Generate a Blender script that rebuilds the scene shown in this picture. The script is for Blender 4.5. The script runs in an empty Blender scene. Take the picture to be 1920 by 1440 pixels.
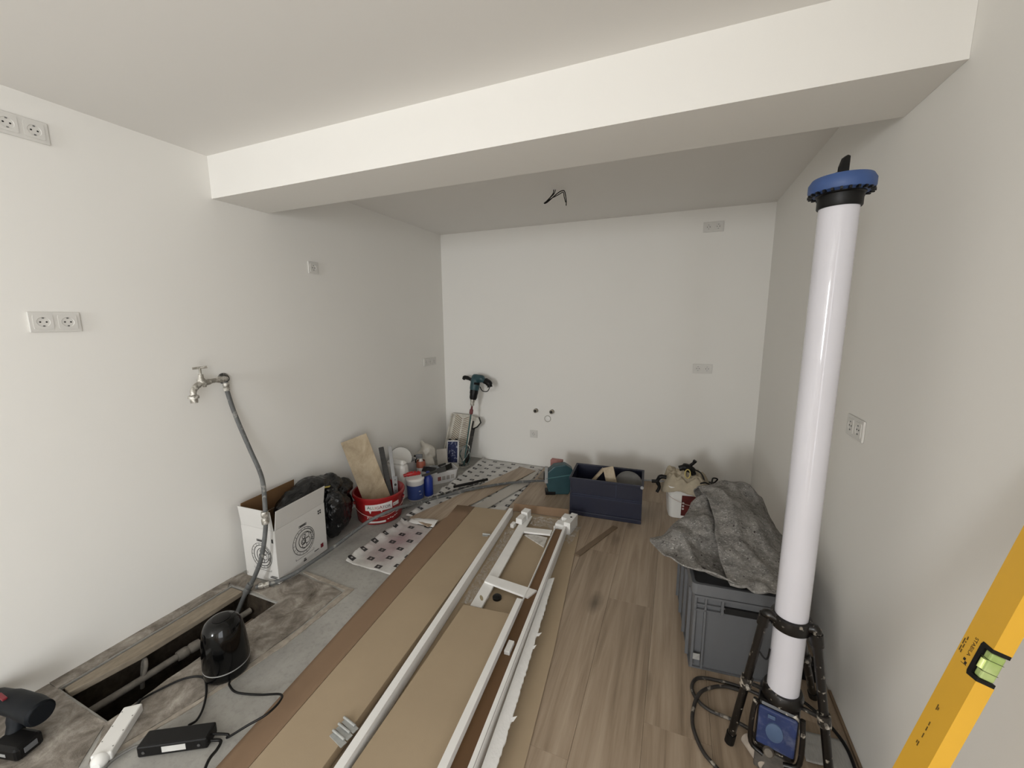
import bpy, bmesh, math, random
from mathutils import Vector, Matrix, noise
random.seed(7)
S = bpy.context.scene
COL = S.collection
PI = math.pi

# ------------------------------------------------------------------ camera
def cam_axes(yaw, pitch, roll):
    cy, sy, cp, sp = math.cos(yaw), math.sin(yaw), math.cos(pitch), math.sin(pitch)
    fwd = Vector((-sy*cp, cy*cp, sp)); right = Vector((cy, sy, 0)); up = right.cross(fwd)
    cr, sr = math.cos(roll), math.sin(roll)
    return cr*right + sr*up, -sr*right + cr*up, fwd
CAM = Vector((2.4922, -0.0392, 1.5830))
cr_, cu_, cf_ = cam_axes(0.3902, -0.1579, -0.0052)
cd = bpy.data.cameras.new('camera'); cam = bpy.data.objects.new('camera', cd); COL.objects.link(cam)
cd.sensor_width = 36; cd.lens = 36*749.86/1920; cd.clip_start = 0.02
m = Matrix.Identity(4)
for i in range(3):
    m[i][0] = cr_[i]; m[i][1] = cu_[i]; m[i][2] = -cf_[i]; m[i][3] = CAM[i]
cam.matrix_world = m
S.camera = cam

# ------------------------------------------------------------------ room size
W, D, H, HR = 3.181, 3.955, 2.50, 2.522
Y1, Y2, ZB = 1.545, 1.884, 2.274
YR = -5.0                                  # rear wall, behind the camera
WIN = [(0.45, 1.30, 0.95, 2.15)]           # window in the rear wall: x0, x1, z0, z1
DOOR = (-2.45, -0.55, 0.02, 2.25)          # glazed terrace door in the right wall behind the camera: y0, y1, z0, z1

# ------------------------------------------------------------------ world, light, exposure
w = bpy.data.worlds.new('world'); S.world = w; w.use_nodes = True
w.node_tree.nodes['Background'].inputs[0].default_value = (0.85, 0.93, 1.0, 1)
w.node_tree.nodes['Background'].inputs[1].default_value = 1.0
def window_light(name, loc, face, sx, sy, power, col):
    l = bpy.data.lights.new(name, 'AREA'); l.shape = 'RECTANGLE'; l.size = sx; l.size_y = sy
    l.energy = power; l.color = col
    o = bpy.data.objects.new(name, l); COL.objects.link(o); o.location = loc
    o.rotation_euler = Vector(face).to_track_quat('-Z', 'Y').to_euler()
DAY = (0.935, 0.968, 1.0)
window_light('rear_window_daylight', ((WIN[0][0]+WIN[0][1])/2, YR+.03, (WIN[0][2]+WIN[0][3])/2), (0, 1, 0), .80, 1.15, 104, DAY)
window_light('terrace_door_daylight', (W-.03, (DOOR[0]+DOOR[1])/2, (DOOR[2]+DOOR[3])/2), (-1, 0, 0), DOOR[1]-DOOR[0]-.1, DOOR[3]-DOOR[2]-.1, 54, DAY)
S.view_settings.view_transform = 'Standard'
S.view_settings.look = 'None'
S.view_settings.exposure = 0.03
S.view_settings.gamma = 1
S.view_settings.use_curve_mapping = False

# ------------------------------------------------------------------ materials
def lin(c):
    if isinstance(c, str):
        c = c.lstrip('#'); c = [int(c[i:i+2], 16)/255 for i in (0, 2, 4)]
    return tuple((x/12.92 if x <= .04045 else ((x+.055)/1.055)**2.4) for x in c)
def sc(c, k): return tuple(max(0, min(1, x*k)) for x in c) + (1,)
class NT:
    def __init__(s, name):
        s.m = bpy.data.materials.new(name); s.m.use_nodes = True; s.t = s.m.node_tree
        s.b = s.t.nodes['Principled BSDF']; s.out = s.t.nodes['Material Output']
    def n(s, typ, **kw):
        x = s.t.nodes.new(typ)
        for k, v in kw.items(): setattr(x, k, v)
        return x
    def l(s, a, b): s.t.links.new(a, b)
    def coords(s, kind='Object', scale=(1, 1, 1), offset=None):
        tc = s.n('ShaderNodeTexCoord'); mp = s.n('ShaderNodeMapping')
        mp.inputs['Scale'].default_value = scale
        s.l(tc.outputs[kind], mp.inputs['Vector'])
        if offset is not None: s.l(offset, mp.inputs['Location'])
        return mp.outputs[0]
    def noise(s, vec, scale, detail=4, rough=.55, dist=0):
        x = s.n('ShaderNodeTexNoise'); x.inputs['Scale'].default_value = scale
        x.inputs['Detail'].default_value = detail; x.inputs['Roughness'].default_value = rough
        x.inputs['Distortion'].default_value = dist
        s.l(vec, x.inputs['Vector']); return x.outputs['Fac']
    def ramp(s, fac, stops):
        r = s.n('ShaderNodeValToRGB'); e = r.color_ramp.elements
        while len(e) < len(stops): e.new(.5)
        for i, (p, c) in enumerate(stops):
            e[i].position = p; e[i].color = c if len(c) == 4 else tuple(c)+(1,)
        s.l(fac, r.inputs[0]); return r.outputs[0]
    def mix(s, fac, a, b, mode='MIX'):
        x = s.n('ShaderNodeMix', data_type='RGBA', blend_type=mode)
        for k, v in ((0, fac), (6, a), (7, b)):
            if hasattr(v, 'links'): s.l(v, x.inputs[k])
            else: x.inputs[k].default_value = v
        return x.outputs[2]
    def math(s, op, a, b=None):
        x = s.n('ShaderNodeMath', operation=op)
        for k, v in ((0, a), (1, b)):
            if v is None: continue
            if hasattr(v, 'links'): s.l(v, x.inputs[k])
            else: x.inputs[k].default_value = v
        return x.outputs[0]
    def bump(s, fac, strength, dist=.01):
        x = s.n('ShaderNodeBump'); x.inputs['Strength'].default_value = strength; x.inputs['Distance'].default_value = dist
        s.l(fac, x.inputs['Height']); s.l(x.outputs[0], s.b.inputs['Normal'])
    def base(s, v):
        if hasattr(v, 'links'): s.l(v, s.b.inputs['Base Color'])
        else: s.b.inputs['Base Color'].default_value = v
MATS = {}
def M(name, col, rough=.55, metal=0, var=.12, vs=9, bump=0, bs=120, spec=.5, coat=0, stretch=(1, 1, 1)):
    if name in MATS: return MATS[name]
    t = NT(name); c = lin(col)
    t.b.inputs['Roughness'].default_value = rough; t.b.inputs['Metallic'].default_value = metal
    t.b.inputs['Specular IOR Level'].default_value = spec; t.b.inputs['Coat Weight'].default_value = coat
    v = t.coords(scale=stretch)
    f = t.noise(v, vs, 5)
    t.base(t.ramp(f, [(.3, sc(c, 1-var)), (.7, sc(c, 1+var*.6))]))
    if bump: t.bump(t.noise(t.coords(scale=stretch), bs, 3), bump, .004)
    MATS[name] = t.m; return t.m
def splat(name, col, spot, rough=.45, metal=0, lo=.56, hi=.62, scale=55):
    if name in MATS: return MATS[name]
    t = NT(name); t.b.inputs['Roughness'].default_value = rough; t.b.inputs['Metallic'].default_value = metal
    v = t.coords(); f = t.noise(v, scale, 3, .6)
    mask = t.ramp(f, [(lo, (0, 0, 0)), (hi, (1, 1, 1))])
    g = t.noise(v, 14, 3)
    cc = t.ramp(g, [(.3, sc(lin(col), .8)), (.7, sc(lin(col), 1.25))])
    t.base(t.mix(mask, cc, sc(lin(spot), 1)))
    t.bump(mask, .3, .002)
    MATS[name] = t.m; return t.m

def wall_mat():
    t = NT('wall_paint'); t.b.inputs['Roughness'].default_value = .85; t.b.inputs['Specular IOR Level'].default_value = .25
    v = t.coords(); f = t.noise(v, 1.3, 3)
    c = lin('#f1eee8')
    t.base(t.ramp(f, [(.3, sc(c, .985)), (.7, sc(c, 1.0))]))
    t.bump(t.noise(v, 260, 4, .65), .10, .002)
    return t.m
def ceil_mat():
    t = NT('ceiling_paint'); t.b.inputs['Roughness'].default_value = .9; t.b.inputs['Specular IOR Level'].default_value = .2
    v = t.coords(); c = lin('#eeebe6')
    t.base(t.ramp(t.noise(v, 1.1, 3), [(.3, sc(c, .985)), (.7, sc(c, 1.0))]))
    t.bump(t.noise(v, 240, 4), .08, .002)
    return t.m
def screed_mat():
    t = NT('cement_screed'); t.b.inputs['Roughness'].default_value = .8; t.b.inputs['Specular IOR Level'].default_value = .3
    v = t.coords(); a = t.noise(v, 3.2, 6, .6); b = t.noise(v, 40, 4, .7)
    c1, c2 = lin('#9a9791'), lin('#b4b1aa')
    col = t.ramp(a, [(.3, sc(c1, .95)), (.72, sc(c2, 1))])
    col = t.mix(t.ramp(b, [(.35, (.25, .25, .25)), (.5, (0, 0, 0))]), col, sc(c1, .55))
    t.base(col); t.bump(b, .25, .003); return t.m
def patch_mat():
    t = NT('rough_mortar'); t.b.inputs['Roughness'].default_value = .92; t.b.inputs['Specular IOR Level'].default_value = .2
    v = t.coords(); a = t.noise(v, 9, 8, .68, .4); b = t.noise(v, 70, 5, .7)
    c1, c2, c3 = lin('#50473e'), lin('#8d857b'), lin('#bfb7ac')
    t.base(t.ramp(a, [(.28, sc(c1, 1)), (.5, sc(c2, 1)), (.72, sc(c3, 1))]))
    h = t.math('ADD', a, t.math('MULTIPLY', b, .4)); t.bump(h, .7, .008); return t.m
def laminate_mat(name, c_lo, c_mid, c_hi, knots=True):
    t = NT(name); t.b.inputs['Roughness'].default_value = .42; t.b.inputs['Specular IOR Level'].default_value = .35
    oi = t.n('ShaderNodeObjectInfo'); off = t.n('ShaderNodeCombineXYZ')
    k = t.math('MULTIPLY', oi.outputs['Random'], 37.0)
    for i in range(3): t.l(k, off.inputs[i])
    v1 = t.coords(scale=(13, .8, 6), offset=off.outputs[0]); v2 = t.coords(scale=(70, 2.4, 30), offset=off.outputs[0])
    v3 = t.coords(scale=(3.0, .55, 3), offset=off.outputs[0])
    a = t.noise(v1, 1.0, 6, .6, 1.2); b = t.noise(v2, 1.0, 5, .65, .5); c = t.noise(v3, 1.0, 3, .5, .3)
    h = t.math('ADD', t.math('MULTIPLY', a, .5), t.math('ADD', t.math('MULTIPLY', b, .22), t.math('MULTIPLY', c, .28)))
    col = t.ramp(h, [(.36, c_lo), (.5, c_mid), (.64, c_hi)])
    if knots:
        v4 = t.coords(scale=(4.2, 1.7, 1), offset=off.outputs[0])
        vo = t.n('ShaderNodeTexVoronoi'); vo.inputs['Scale'].default_value = 1.0
        dn = t.n('ShaderNodeTexNoise'); dn.inputs['Scale'].default_value = 5
        t.l(v4, dn.inputs['Vector']); ad = t.n('ShaderNodeMix', data_type='RGBA', blend_type='ADD'); ad.inputs[0].default_value = .12
        t.l(v4, ad.inputs[6]); t.l(dn.outputs['Color'], ad.inputs[7]); t.l(ad.outputs[2], vo.inputs['Vector'])
        km = t.ramp(vo.outputs['Distance'], [(.03, (1, 1, 1)), (.20, (0, 0, 0))])
        col = t.mix(t.math('MULTIPLY', km, .75), col, sc(c_lo[:3], .35))
    t.base(col); t.bump(b, .12, .002); return t.m
def underlay_mat(stain=False):
    # white insulating foil printed with a staggered grid of small dark rectangular marks (pitch 0.11 m)
    t = NT('printed_underlay_foil'); t.b.inputs['Roughness'].default_value = .38; t.b.inputs['Specular IOR Level'].default_value = .5
    tc = t.n('ShaderNodeTexCoord'); sp = t.n('ShaderNodeSeparateXYZ'); t.l(tc.outputs['Object'], sp.inputs[0])
    P = .111
    def mark(ox, oy, hx, hy):
        fx = t.math('ABSOLUTE', t.math('SUBTRACT', t.math('FRACT', t.math('ADD', t.math('DIVIDE', sp.outputs[0], 2*P), ox+100)), .5))
        fy = t.math('ABSOLUTE', t.math('SUBTRACT', t.math('FRACT', t.math('ADD', t.math('DIVIDE', sp.outputs[1], P), oy+100)), .5))
        return t.math('MULTIPLY', t.math('LESS_THAN', fx, hx/(2*P)), t.math('LESS_THAN', fy, hy/P))
    big = t.math('MAXIMUM', mark(0, 0, .0235, .0175), mark(.5, .5, .0235, .0175))
    inn = t.math('MAXIMUM', mark(0, 0, .0050, .0065), mark(.5, .5, .0050, .0065))
    core = t.math('MAXIMUM', mark(0, 0, .002, .003), mark(.5, .5, .002, .003))
    f = t.math('SUBTRACT', big, t.math('SUBTRACT', inn, core))
    v = t.coords(); d = t.noise(v, 7, 5)
    c = t.ramp(d, [(.3, sc(lin('#b3b0ac'), 1)), (.6, sc(lin('#d2cfca'), 1))])
    if stain:      # spilled reddish paint with a shape of its own
        vd = t.n('ShaderNodeVectorMath', operation='DISTANCE'); t.l(t.coords(scale=(1.6, .9, 0)), vd.inputs[0]); vd.inputs[1].default_value = (.70*1.6, 2.12*.9, 0)
        dd = t.math('ADD', vd.outputs['Value'], t.math('MULTIPLY', t.noise(v, 6, 4), .35))
        c = t.mix(t.ramp(dd, [(.22, (.75, .75, .75)), (.48, (0, 0, 0))]), c, sc(lin('#8d6a70'), 1))
    t.base(t.mix(f, c, sc(lin('#2c2a2b'), 1)))
    t.bump(t.noise(v, 18, 3), .35, .01); return t.m
def felt_mat():
    t = NT('grey_recycled_felt'); t.b.inputs['Roughness'].default_value = .95; t.b.inputs['Specular IOR Level'].default_value = .1
    v = t.coords(); a = t.noise(v, 26, 8, .72, .6); b = t.noise(t.coords(scale=(1, 2.2, 1.5)), 95, 3, .6)
    col = t.ramp(a, [(.3, sc(lin('#5d5a58'), 1)), (.5, sc(lin('#86837f'), 1)), (.7, sc(lin('#a29e98'), 1))])
    col = t.mix(t.ramp(b, [(.60, (0, 0, 0)), (.68, (1, 1, 1))]), col, sc(lin('#cfcbc5'), 1))
    col = t.mix(t.ramp(t.noise(v, 70, 3), [(.30, (1, 1, 1)), (.36, (0, 0, 0))]), col, sc(lin('#3a3434'), 1))
    t.base(col); t.bump(a, .6, .006); return t.m
def film_mat():
    t = NT('clear_plastic_film')
    tr = t.n('ShaderNodeBsdfTransparent'); gl = t.n('ShaderNodeBsdfGlossy'); gl.inputs['Roughness'].default_value = .12
    di = t.n('ShaderNodeBsdfDiffuse'); di.inputs['Color'].default_value = (.7, .7, .7, 1)
    m1 = t.n('ShaderNodeMixShader'); m1.inputs[0].default_value = .55; t.l(gl.outputs[0], m1.inputs[1]); t.l(di.outputs[0], m1.inputs[2])
    m2 = t.n('ShaderNodeMixShader'); v = t.coords()
    t.l(t.ramp(t.noise(v, 30, 5, .6, 1.5), [(.4, (.04, .04, .04)), (.68, (.5, .5, .5))]), m2.inputs[0])
    t.l(tr.outputs[0], m2.inputs[1]); t.l(m1.outputs[0], m2.inputs[2]); t.l(m2.outputs[0], t.out.inputs['Surface'])
    return t.m
def glass_mat(name, col, rough=.05):
    t = NT(name); t.b.inputs['Base Color'].default_value = sc(lin(col), 1); t.b.inputs['Transmission Weight'].default_value = .85
    t.b.inputs['Roughness'].default_value = rough; t.b.inputs['IOR'].default_value = 1.45; return t.m

m_wall, m_ceil, m_screed, m_patch = wall_mat(), ceil_mat(), screed_mat(), patch_mat()
m_lam = laminate_mat('oak_laminate', sc(lin('#83725f'), 1), sc(lin('#a4917c'), 1), sc(lin('#b7a590'), 1))
m_board = laminate_mat('pine_board', sc(lin('#8b7a60'), 1), sc(lin('#a8967a'), 1), sc(lin('#bcab90'), 1), False)
m_under, m_under2, m_felt, m_film = underlay_mat(), underlay_mat(True), felt_mat(), film_mat()
m_card = M('cardboard', '#ad9a80', .85, var=.05, vs=3, bump=.08, bs=300, spec=.2)
m_cardin = M('cardboard_raw_inside', '#7d5f42', .9, var=.08, vs=5, spec=.15)
m_white = M('white_lacquer', '#f3f1ed', .45, var=.03, vs=14)
m_whitep = M('white_plastic', '#eceae5', .35, var=.02)
m_sock = M('socket_white', '#dddad4', .3, var=.02, spec=.5)
m_dark = M('dark_recess', '#0f0e0d', .7, var=.2)
m_black = M('black_plastic', '#0d0c0c', .45, var=.2, spec=.3)
m_blackg = M('black_gloss_plastic', '#080808', .09, var=.2, spec=.35)
m_chrome = splat('dirty_brass_chrome', '#9a958b', '#d6d2ca', .4, .45, .47, .6, 45)
m_hose = splat('grey_hose', '#5f605f', '#a9a69e', .6, 0, .58, .75, 26)
m_rod = splat('plaster_splashed_rod', '#3b3a38', '#a39f96', .5, .2, .52, .62, 40)
m_tripod = splat('black_tube_splashed', '#14110f', '#a8a093', .3, .1, .62, .70, 42)
m_greyp = M('grey_crate_plastic', '#666769', .5, var=.07, vs=4)
m_navy = M('navy_crate_plastic', '#171a2e', .45, var=.12, vs=5)
m_teal = M('teal_plastic', '#29494f', .45, var=.15)
m_red = M('red_bucket_plastic', '#8e1a1b', .35, var=.08)
m_blue = M('blue_cap_plastic', '#3a5487', .5, var=.12)
m_steel = M('bare_steel', '#8b8c8e', .35, 1, var=.15)
m_alu = M('aluminium', '#a7a8aa', .4, .9, var=.1)

# ------------------------------------------------------------------ mesh helpers
class MB:
    def __init__(s): s.v = []; s.f = []
    def add(s, vs, fs):
        b = len(s.v); s.v += [Vector(v) for v in vs]; s.f += [[i+b for i in f] for f in fs]; return s
    def box(s, x0, x1, y0, y1, z0, z1, mat=None):
        vs = [Vector((x, y, z)) for z in (z0, z1) for y in (y0, y1) for x in (x0, x1)]
        if mat is not None: vs = [mat @ v for v in vs]
        return s.add(vs, [(0, 2, 3, 1), (4, 5, 7, 6), (0, 1, 5, 4), (2, 6, 7, 3), (0, 4, 6, 2), (1, 3, 7, 5)])
    def frustum(s, c, b, t, h, mat=None):       # tapered box: half sizes b (bottom), t (top)
        vs = []
        for (hx, hy), z in ((b, 0), (t, h)):
            for sy in (-1, 1):
                for sx in (-1, 1): vs.append(Vector((c[0]+sx*hx, c[1]+sy*hy, c[2]+z)))
        if mat is not None: vs = [mat @ v for v in vs]
        return s.add(vs, [(0, 2, 3, 1), (4, 5, 7, 6), (0, 1, 5, 4), (2, 6, 7, 3), (0, 4, 6, 2), (1, 3, 7, 5)])
    def bar(s, p0, p1, w, h, lift=True):        # straight bar, width w level, height h upright, p = bottom centre line
        p0, p1 = Vector(p0), Vector(p1); d = (p1-p0).normalized()
        r = d.cross(Vector((0, 0, 1)))
        r = r.normalized() if r.length > 1e-4 else Vector((1, 0, 0))
        u = r.cross(d).normalized()
        a, b = (0, h) if lift else (-h/2, h/2)
        vs = [p+r*x+u*z for p in (p0, p1) for x, z in ((-w/2, a), (w/2, a), (w/2, b), (-w/2, b))]
        return s.add(vs, [(0, 1, 2, 3), (7, 6, 5, 4), (0, 4, 5, 1), (1, 5, 6, 2), (2, 6, 7, 3), (3, 7, 4, 0)])
    def prism(s, poly, z0, z1, mat=None):
        n = len(poly)
        vs = [Vector((p[0], p[1], z)) for z in (z0, z1) for p in poly]
        if mat is not None: vs = [mat @ v for v in vs]
        return s.add(vs, [list(range(n))[::-1], list(range(n, 2*n))] + [(i, (i+1) % n, n+(i+1) % n, n+i) for i in range(n)])
    def tube(s, pts, r, n=8, cap=True, sub=0):
        pts = [Vector(p) for p in pts]
        if sub: pts = spline(pts, sub)
        rr = r if isinstance(r, (list, tuple)) else None
        rings = []; up = None
        for i, p in enumerate(pts):
            d = (pts[min(i+1, len(pts)-1)]-pts[max(i-1, 0)]).normalized()
            if up is None: up = d.orthogonal().normalized()
            up = (up-d*up.dot(d))
            up = up.normalized() if up.length > 1e-6 else d.orthogonal().normalized()
            q = d.cross(up)
            k = rr[min(len(rr)-1, int(i*len(rr)/len(pts)))] if rr else r
            rings.append([p+(up*math.cos(2*PI*j/n)+q*math.sin(2*PI*j/n))*k for j in range(n)])
        vs = [v for g in rings for v in g]; fs = []
        for i in range(len(rings)-1):
            for j in range(n): fs.append((i*n+j, i*n+(j+1) % n, (i+1)*n+(j+1) % n, (i+1)*n+j))
        if cap: fs += [list(range(n))[::-1], [len(vs)-n+j for j in range(n)]]
        return s.add(vs, fs)
    def lathe(s, prof, n=32, mat=None, cap0=True, cap1=True, a0=0, a1=None):
        full = a1 is None; a1 = 2*PI if full else a1; k = n if full else n+1
        vs = []
        for r, z in prof:
            for j in range(k):
                a = a0+(a1-a0)*j/n; vs.append(Vector((r*math.cos(a), r*math.sin(a), z)))
        if mat is not None: vs = [mat @ v for v in vs]
        fs = []
        for i in range(len(prof)-1):
            for j in range(n):
                j2 = (j+1) % k; fs.append((i*k+j, i*k+j2, (i+1)*k+j2, (i+1)*k+j))
        if full and cap0: fs.append([j for j in range(k)][::-1])
        if full and cap1: fs.append([(len(prof)-1)*k+j for j in range(k)])
        return s.add(vs, fs)
    def grid(s, fn, nu, nv):
        vs = [fn(i/nu, j/nv) for j in range(nv+1) for i in range(nu+1)]
        return s.add(vs, [(j*(nu+1)+i, j*(nu+1)+i+1, (j+1)*(nu+1)+i+1, (j+1)*(nu+1)+i) for j in range(nv) for i in range(nu)])
def spline(pts, sub):
    out = []
    P = [pts[0]*2-pts[1]] + list(pts) + [pts[-1]*2-pts[-2]]
    for i in range(1, len(P)-2):
        for k in range(sub):
            t = k/sub; a, b, c, d = P[i-1], P[i], P[i+1], P[i+2]
            out.append(.5*((2*b)+(c-a)*t+(2*a-5*b+4*c-d)*t*t+(3*b-a-3*c+d)*t**3))
    out.append(pts[-1]); return out
def frame(o, x, y, z):
    m = Matrix.Identity(4)
    for i in range(3): m[i][0] = x[i]; m[i][1] = y[i]; m[i][2] = z[i]; m[i][3] = o[i]
    return m
def TRS(loc, rz=0, rx=0, ry=0):
    return Matrix.Translation(Vector(loc)) @ Matrix.Rotation(rz, 4, 'Z') @ Matrix.Rotation(ry, 4, 'Y') @ Matrix.Rotation(rx, 4, 'X')
def axisframe(p0, p1):
    z = (Vector(p1)-Vector(p0)).normalized(); x = z.orthogonal().normalized()
    return frame(Vector(p0), x, z.cross(x), z), (Vector(p1)-Vector(p0)).length

def mesh(name, mb, mat, smooth=False):
    me = bpy.data.meshes.new(name); me.from_pydata([tuple(v) for v in mb.v], [], mb.f); me.update()
    bm = bmesh.new(); bm.from_mesh(me); bmesh.ops.recalc_face_normals(bm, faces=bm.faces); bm.to_mesh(me); bm.free()
    me.materials.append(mat)
    if smooth: me.polygons.foreach_set('use_smooth', [True]*len(me.polygons))
    return me
def finish(o, bev=0, ang=None, seg=2):
    if bev:
        b = o.modifiers.new('bevel', 'BEVEL'); b.width = bev; b.segments = seg; b.limit_method = 'ANGLE'; b.angle_limit = math.radians(35)
    if ang is not None:
        o.data.polygons.foreach_set('use_smooth', [True]*len(o.data.polygons))
        try: o.data.set_sharp_from_angle(angle=math.radians(ang))
        except Exception: pass
    return o
def tag(o, label, cat, group=None, kind=None):
    if label: o['label'] = label
    if cat: o['category'] = cat
    if group: o['group'] = group
    if kind: o['kind'] = kind
    return o
def root(name, loc, label, cat, group=None):
    o = bpy.data.objects.new(name, None); COL.objects.link(o); o.empty_display_size = .05
    o.location = loc; return tag(o, label, cat, group)
def part(name, mb, mat, parent, bev=0, ang=None, label=None, smooth=False):
    """mesh given in world coordinates, child of a thing (an Empty at its base) or of one of its parts"""
    off = Vector((0, 0, 0)); p = parent
    while p is not None: off += p.location; p = p.parent
    for v in mb.v: v -= off
    o = bpy.data.objects.new(name, mesh(name, mb, mat, smooth)); COL.objects.link(o); o.parent = parent
    if label: o['label'] = label
    return finish(o, bev, ang)
def solo(name, mb, mat, label, cat, group=None, bev=0, ang=None, kind=None, smooth=False):
    """a thing that is one mesh: origin at the centre of its base"""
    lo = [min(v[i] for v in mb.v) for i in range(3)]; hi = [max(v[i] for v in mb.v) for i in range(3)]
    c = Vector(((lo[0]+hi[0])/2, (lo[1]+hi[1])/2, lo[2]))
    for v in mb.v: v -= c
    o = bpy.data.objects.new(name, mesh(name, mb, mat, smooth)); COL.objects.link(o); o.location = c
    tag(o, label, cat, group, kind); return finish(o, bev, ang)
def struct(name, mb, mat, bev=0, parent=None):
    o = bpy.data.objects.new(name, mesh(name, mb, mat)); COL.objects.link(o)
    if parent is None: o['kind'] = 'structure'
    else: o.parent = parent
    return finish(o, bev)
def text_mb(txt, size, fn, mb=None, align='CENTER', shear=0):
    cu = bpy.data.curves.new('lettering', 'FONT'); cu.body = txt; cu.size = size; cu.align_x = align; cu.align_y = 'CENTER'; cu.shear = shear
    cu.resolution_u = 3
    o = bpy.data.objects.new('lettering', cu); COL.objects.link(o)
    bpy.context.view_layer.update()
    ev = o.evaluated_get(bpy.context.evaluated_depsgraph_get()); me = ev.to_mesh()
    mb = mb or MB()
    mb.add([fn(v.co.x, v.co.y) for v in me.vertices], [list(p.vertices) for p in me.polygons])
    ev.to_mesh_clear(); bpy.data.objects.remove(o); bpy.data.curves.remove(cu); return mb
def nz(p, s=1.0, seed=0): return noise.noise(Vector(p)*s+Vector((seed*7.3, seed*3.1, seed*1.7)))

# ================================================================== the room
T = .12
TR = (0.075, 0.465, 0.612, 1.352)            # trench in the screed: x0, x1, y0, y1
fl = MB()
fl.box(0, W, YR, TR[2], -.45, 0); fl.box(0, W, TR[3], D, -.45, 0); fl.box(0, TR[0], TR[2], TR[3], -.45, 0); fl.box(TR[1], W, TR[2], TR[3], -.45, 0)
fl.box(TR[0], TR[1], TR[2], TR[3], -.45, -.41)
floor = struct('floor', fl, m_screed)
struct('wall_left', MB().box(-T, 0, YR-T, D+T, -.45, 2.64), m_wall)
struct('wall_back', MB().box(0, W, D, D+T, -.45, 2.64), m_wall)
struct('wall_right', MB().box(W, W+T, DOOR[1], D+T, -.45, 2.64).box(W, W+T, YR-T, DOOR[0], -.45, 2.64).box(W, W+T, DOOR[0], DOOR[1], -.45, DOOR[2]).box(W, W+T, DOOR[0], DOOR[1], DOOR[3], 2.64), m_wall)
rw = MB(); xs = 0
for x0, x1, z0, z1 in WIN:
    rw.box(xs, x0, YR-T, YR, -.45, 2.64); rw.box(x0, x1, YR-T, YR, -.45, z0); rw.box(x0, x1, YR-T, YR, z1, 2.64); xs = x1
rw.box(xs, W, YR-T, YR, -.45, 2.64)
struct('wall_rear', rw, m_wall)
struct('ceiling', MB().box(0, W, YR, Y1+.15, H, 2.64).box(0, W, Y1+.15, D, HR, 2.64), m_ceil)
struct('ceiling_beam', MB().box(.0005, W-.0005, Y1, Y2, ZB, H+.02), m_wall)
m_pane = glass_mat('window_glass', '#f4f8f8', .02)
for i, (x0, x1, z0, z1) in enumerate(WIN):
    fb = MB(); t = .06
    fb.box(x0, x1, YR-.08, YR-.03, z0, z0+t); fb.box(x0, x1, YR-.08, YR-.03, z1-t, z1)
    fb.box(x0, x0+t, YR-.08, YR-.03, z0+t, z1-t); fb.box(x1-t, x1, YR-.08, YR-.03, z0+t, z1-t)
    wf = struct('window_%d' % (i+1), fb, m_whitep)
    struct('pane', MB().box(x0+t, x1-t, YR-.06, YR-.05, z0+t, z1-t), m_pane, parent=wf)

y0, y1, z0, z1 = DOOR; t = .07; ym = (y0+y1)/2
fb = MB().box(W+.03, W+.09, y0, y1, z0, z0+t).box(W+.03, W+.09, y0, y1, z1-t, z1)
for q in (y0, ym-t/2, y1-t): fb.box(W+.03, W+.09, q, q+t, z0+t, z1-t)
wf = struct('door_1', fb, m_whitep)
struct('pane', MB().box(W+.055, W+.065, y0+t, ym-t/2, z0+t, z1-t), m_pane, parent=wf)
struct('pane', MB().box(W+.055, W+.065, ym+t/2, y1-t, z0+t, z1-t), m_pane, parent=wf)

# rough mortar round the trench and along the left wall (parts of the floor)
def ragged(poly, amp, seed, step=.03):
    out = []
    for i, a in enumerate(poly):
        b = poly[(i+1) % len(poly)]; a, b = Vector(a), Vector(b); n = max(1, int((b-a).length/step))
        for k in range(n):
            p = a.lerp(b, k/n); d = (b-a).normalized()
            out.append(p+Vector((-d.y, d.x))*nz((p.x, p.y, 0), 14, seed)*amp)
    return out
def slab(name, poly, z0, z1, mat, parent, amp=0, seed=0):
    pl = ragged(poly, amp, seed) if amp else [Vector(p) for p in poly]
    o = bpy.data.objects.new(name, mesh(name, MB().prism(pl, z0, z1), mat)); COL.objects.link(o); o.parent = parent; return o
slab('mortar_patch', [(TR[1]+.004, TR[2]-.005), (.60, .50), (.70, .80), (.745, 1.22), (.745, 1.56), (.36, 1.585), (.30, TR[3]+.012), (TR[1]+.004, TR[3]+.008)], 0, .004, m_patch, floor, .012, 1)
slab('mortar_patch', [(0, -.6), (.50, -.6), (.585, .48), (TR[1]-.002, TR[2]-.008), (0, TR[2]-.008)], 0, .0035, m_patch, floor, .010, 2)
slab('mortar_patch', [(0, TR[2]-.006), (TR[0]-.004, TR[2]-.006), (TR[0]-.004, TR[3]-.02), (0, TR[3]+.05)], 0, .006, m_patch, floor, .004, 3)
slab('mortar_patch', [(0, 1.36), (.30, 1.365), (.33, 1.43), (.02, 1.46)], 0, .007, m_patch, floor, .008, 6)
m_shade_soil = M('shade_dark_soil', '#423a31', .95, var=.5, vs=22, bump=.8, bs=35, spec=.1)  # soil colour kept dark to paint in the shade of the trench
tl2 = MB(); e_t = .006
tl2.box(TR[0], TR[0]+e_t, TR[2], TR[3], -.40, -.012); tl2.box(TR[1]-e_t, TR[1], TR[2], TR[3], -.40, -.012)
tl2.box(TR[0], TR[1], TR[2], TR[2]+e_t, -.40, -.012); tl2.box(TR[0], TR[1], TR[3]-e_t, TR[3], -.40, -.012); tl2.box(TR[0], TR[1], TR[2], TR[3], -.405, -.40)
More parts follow.
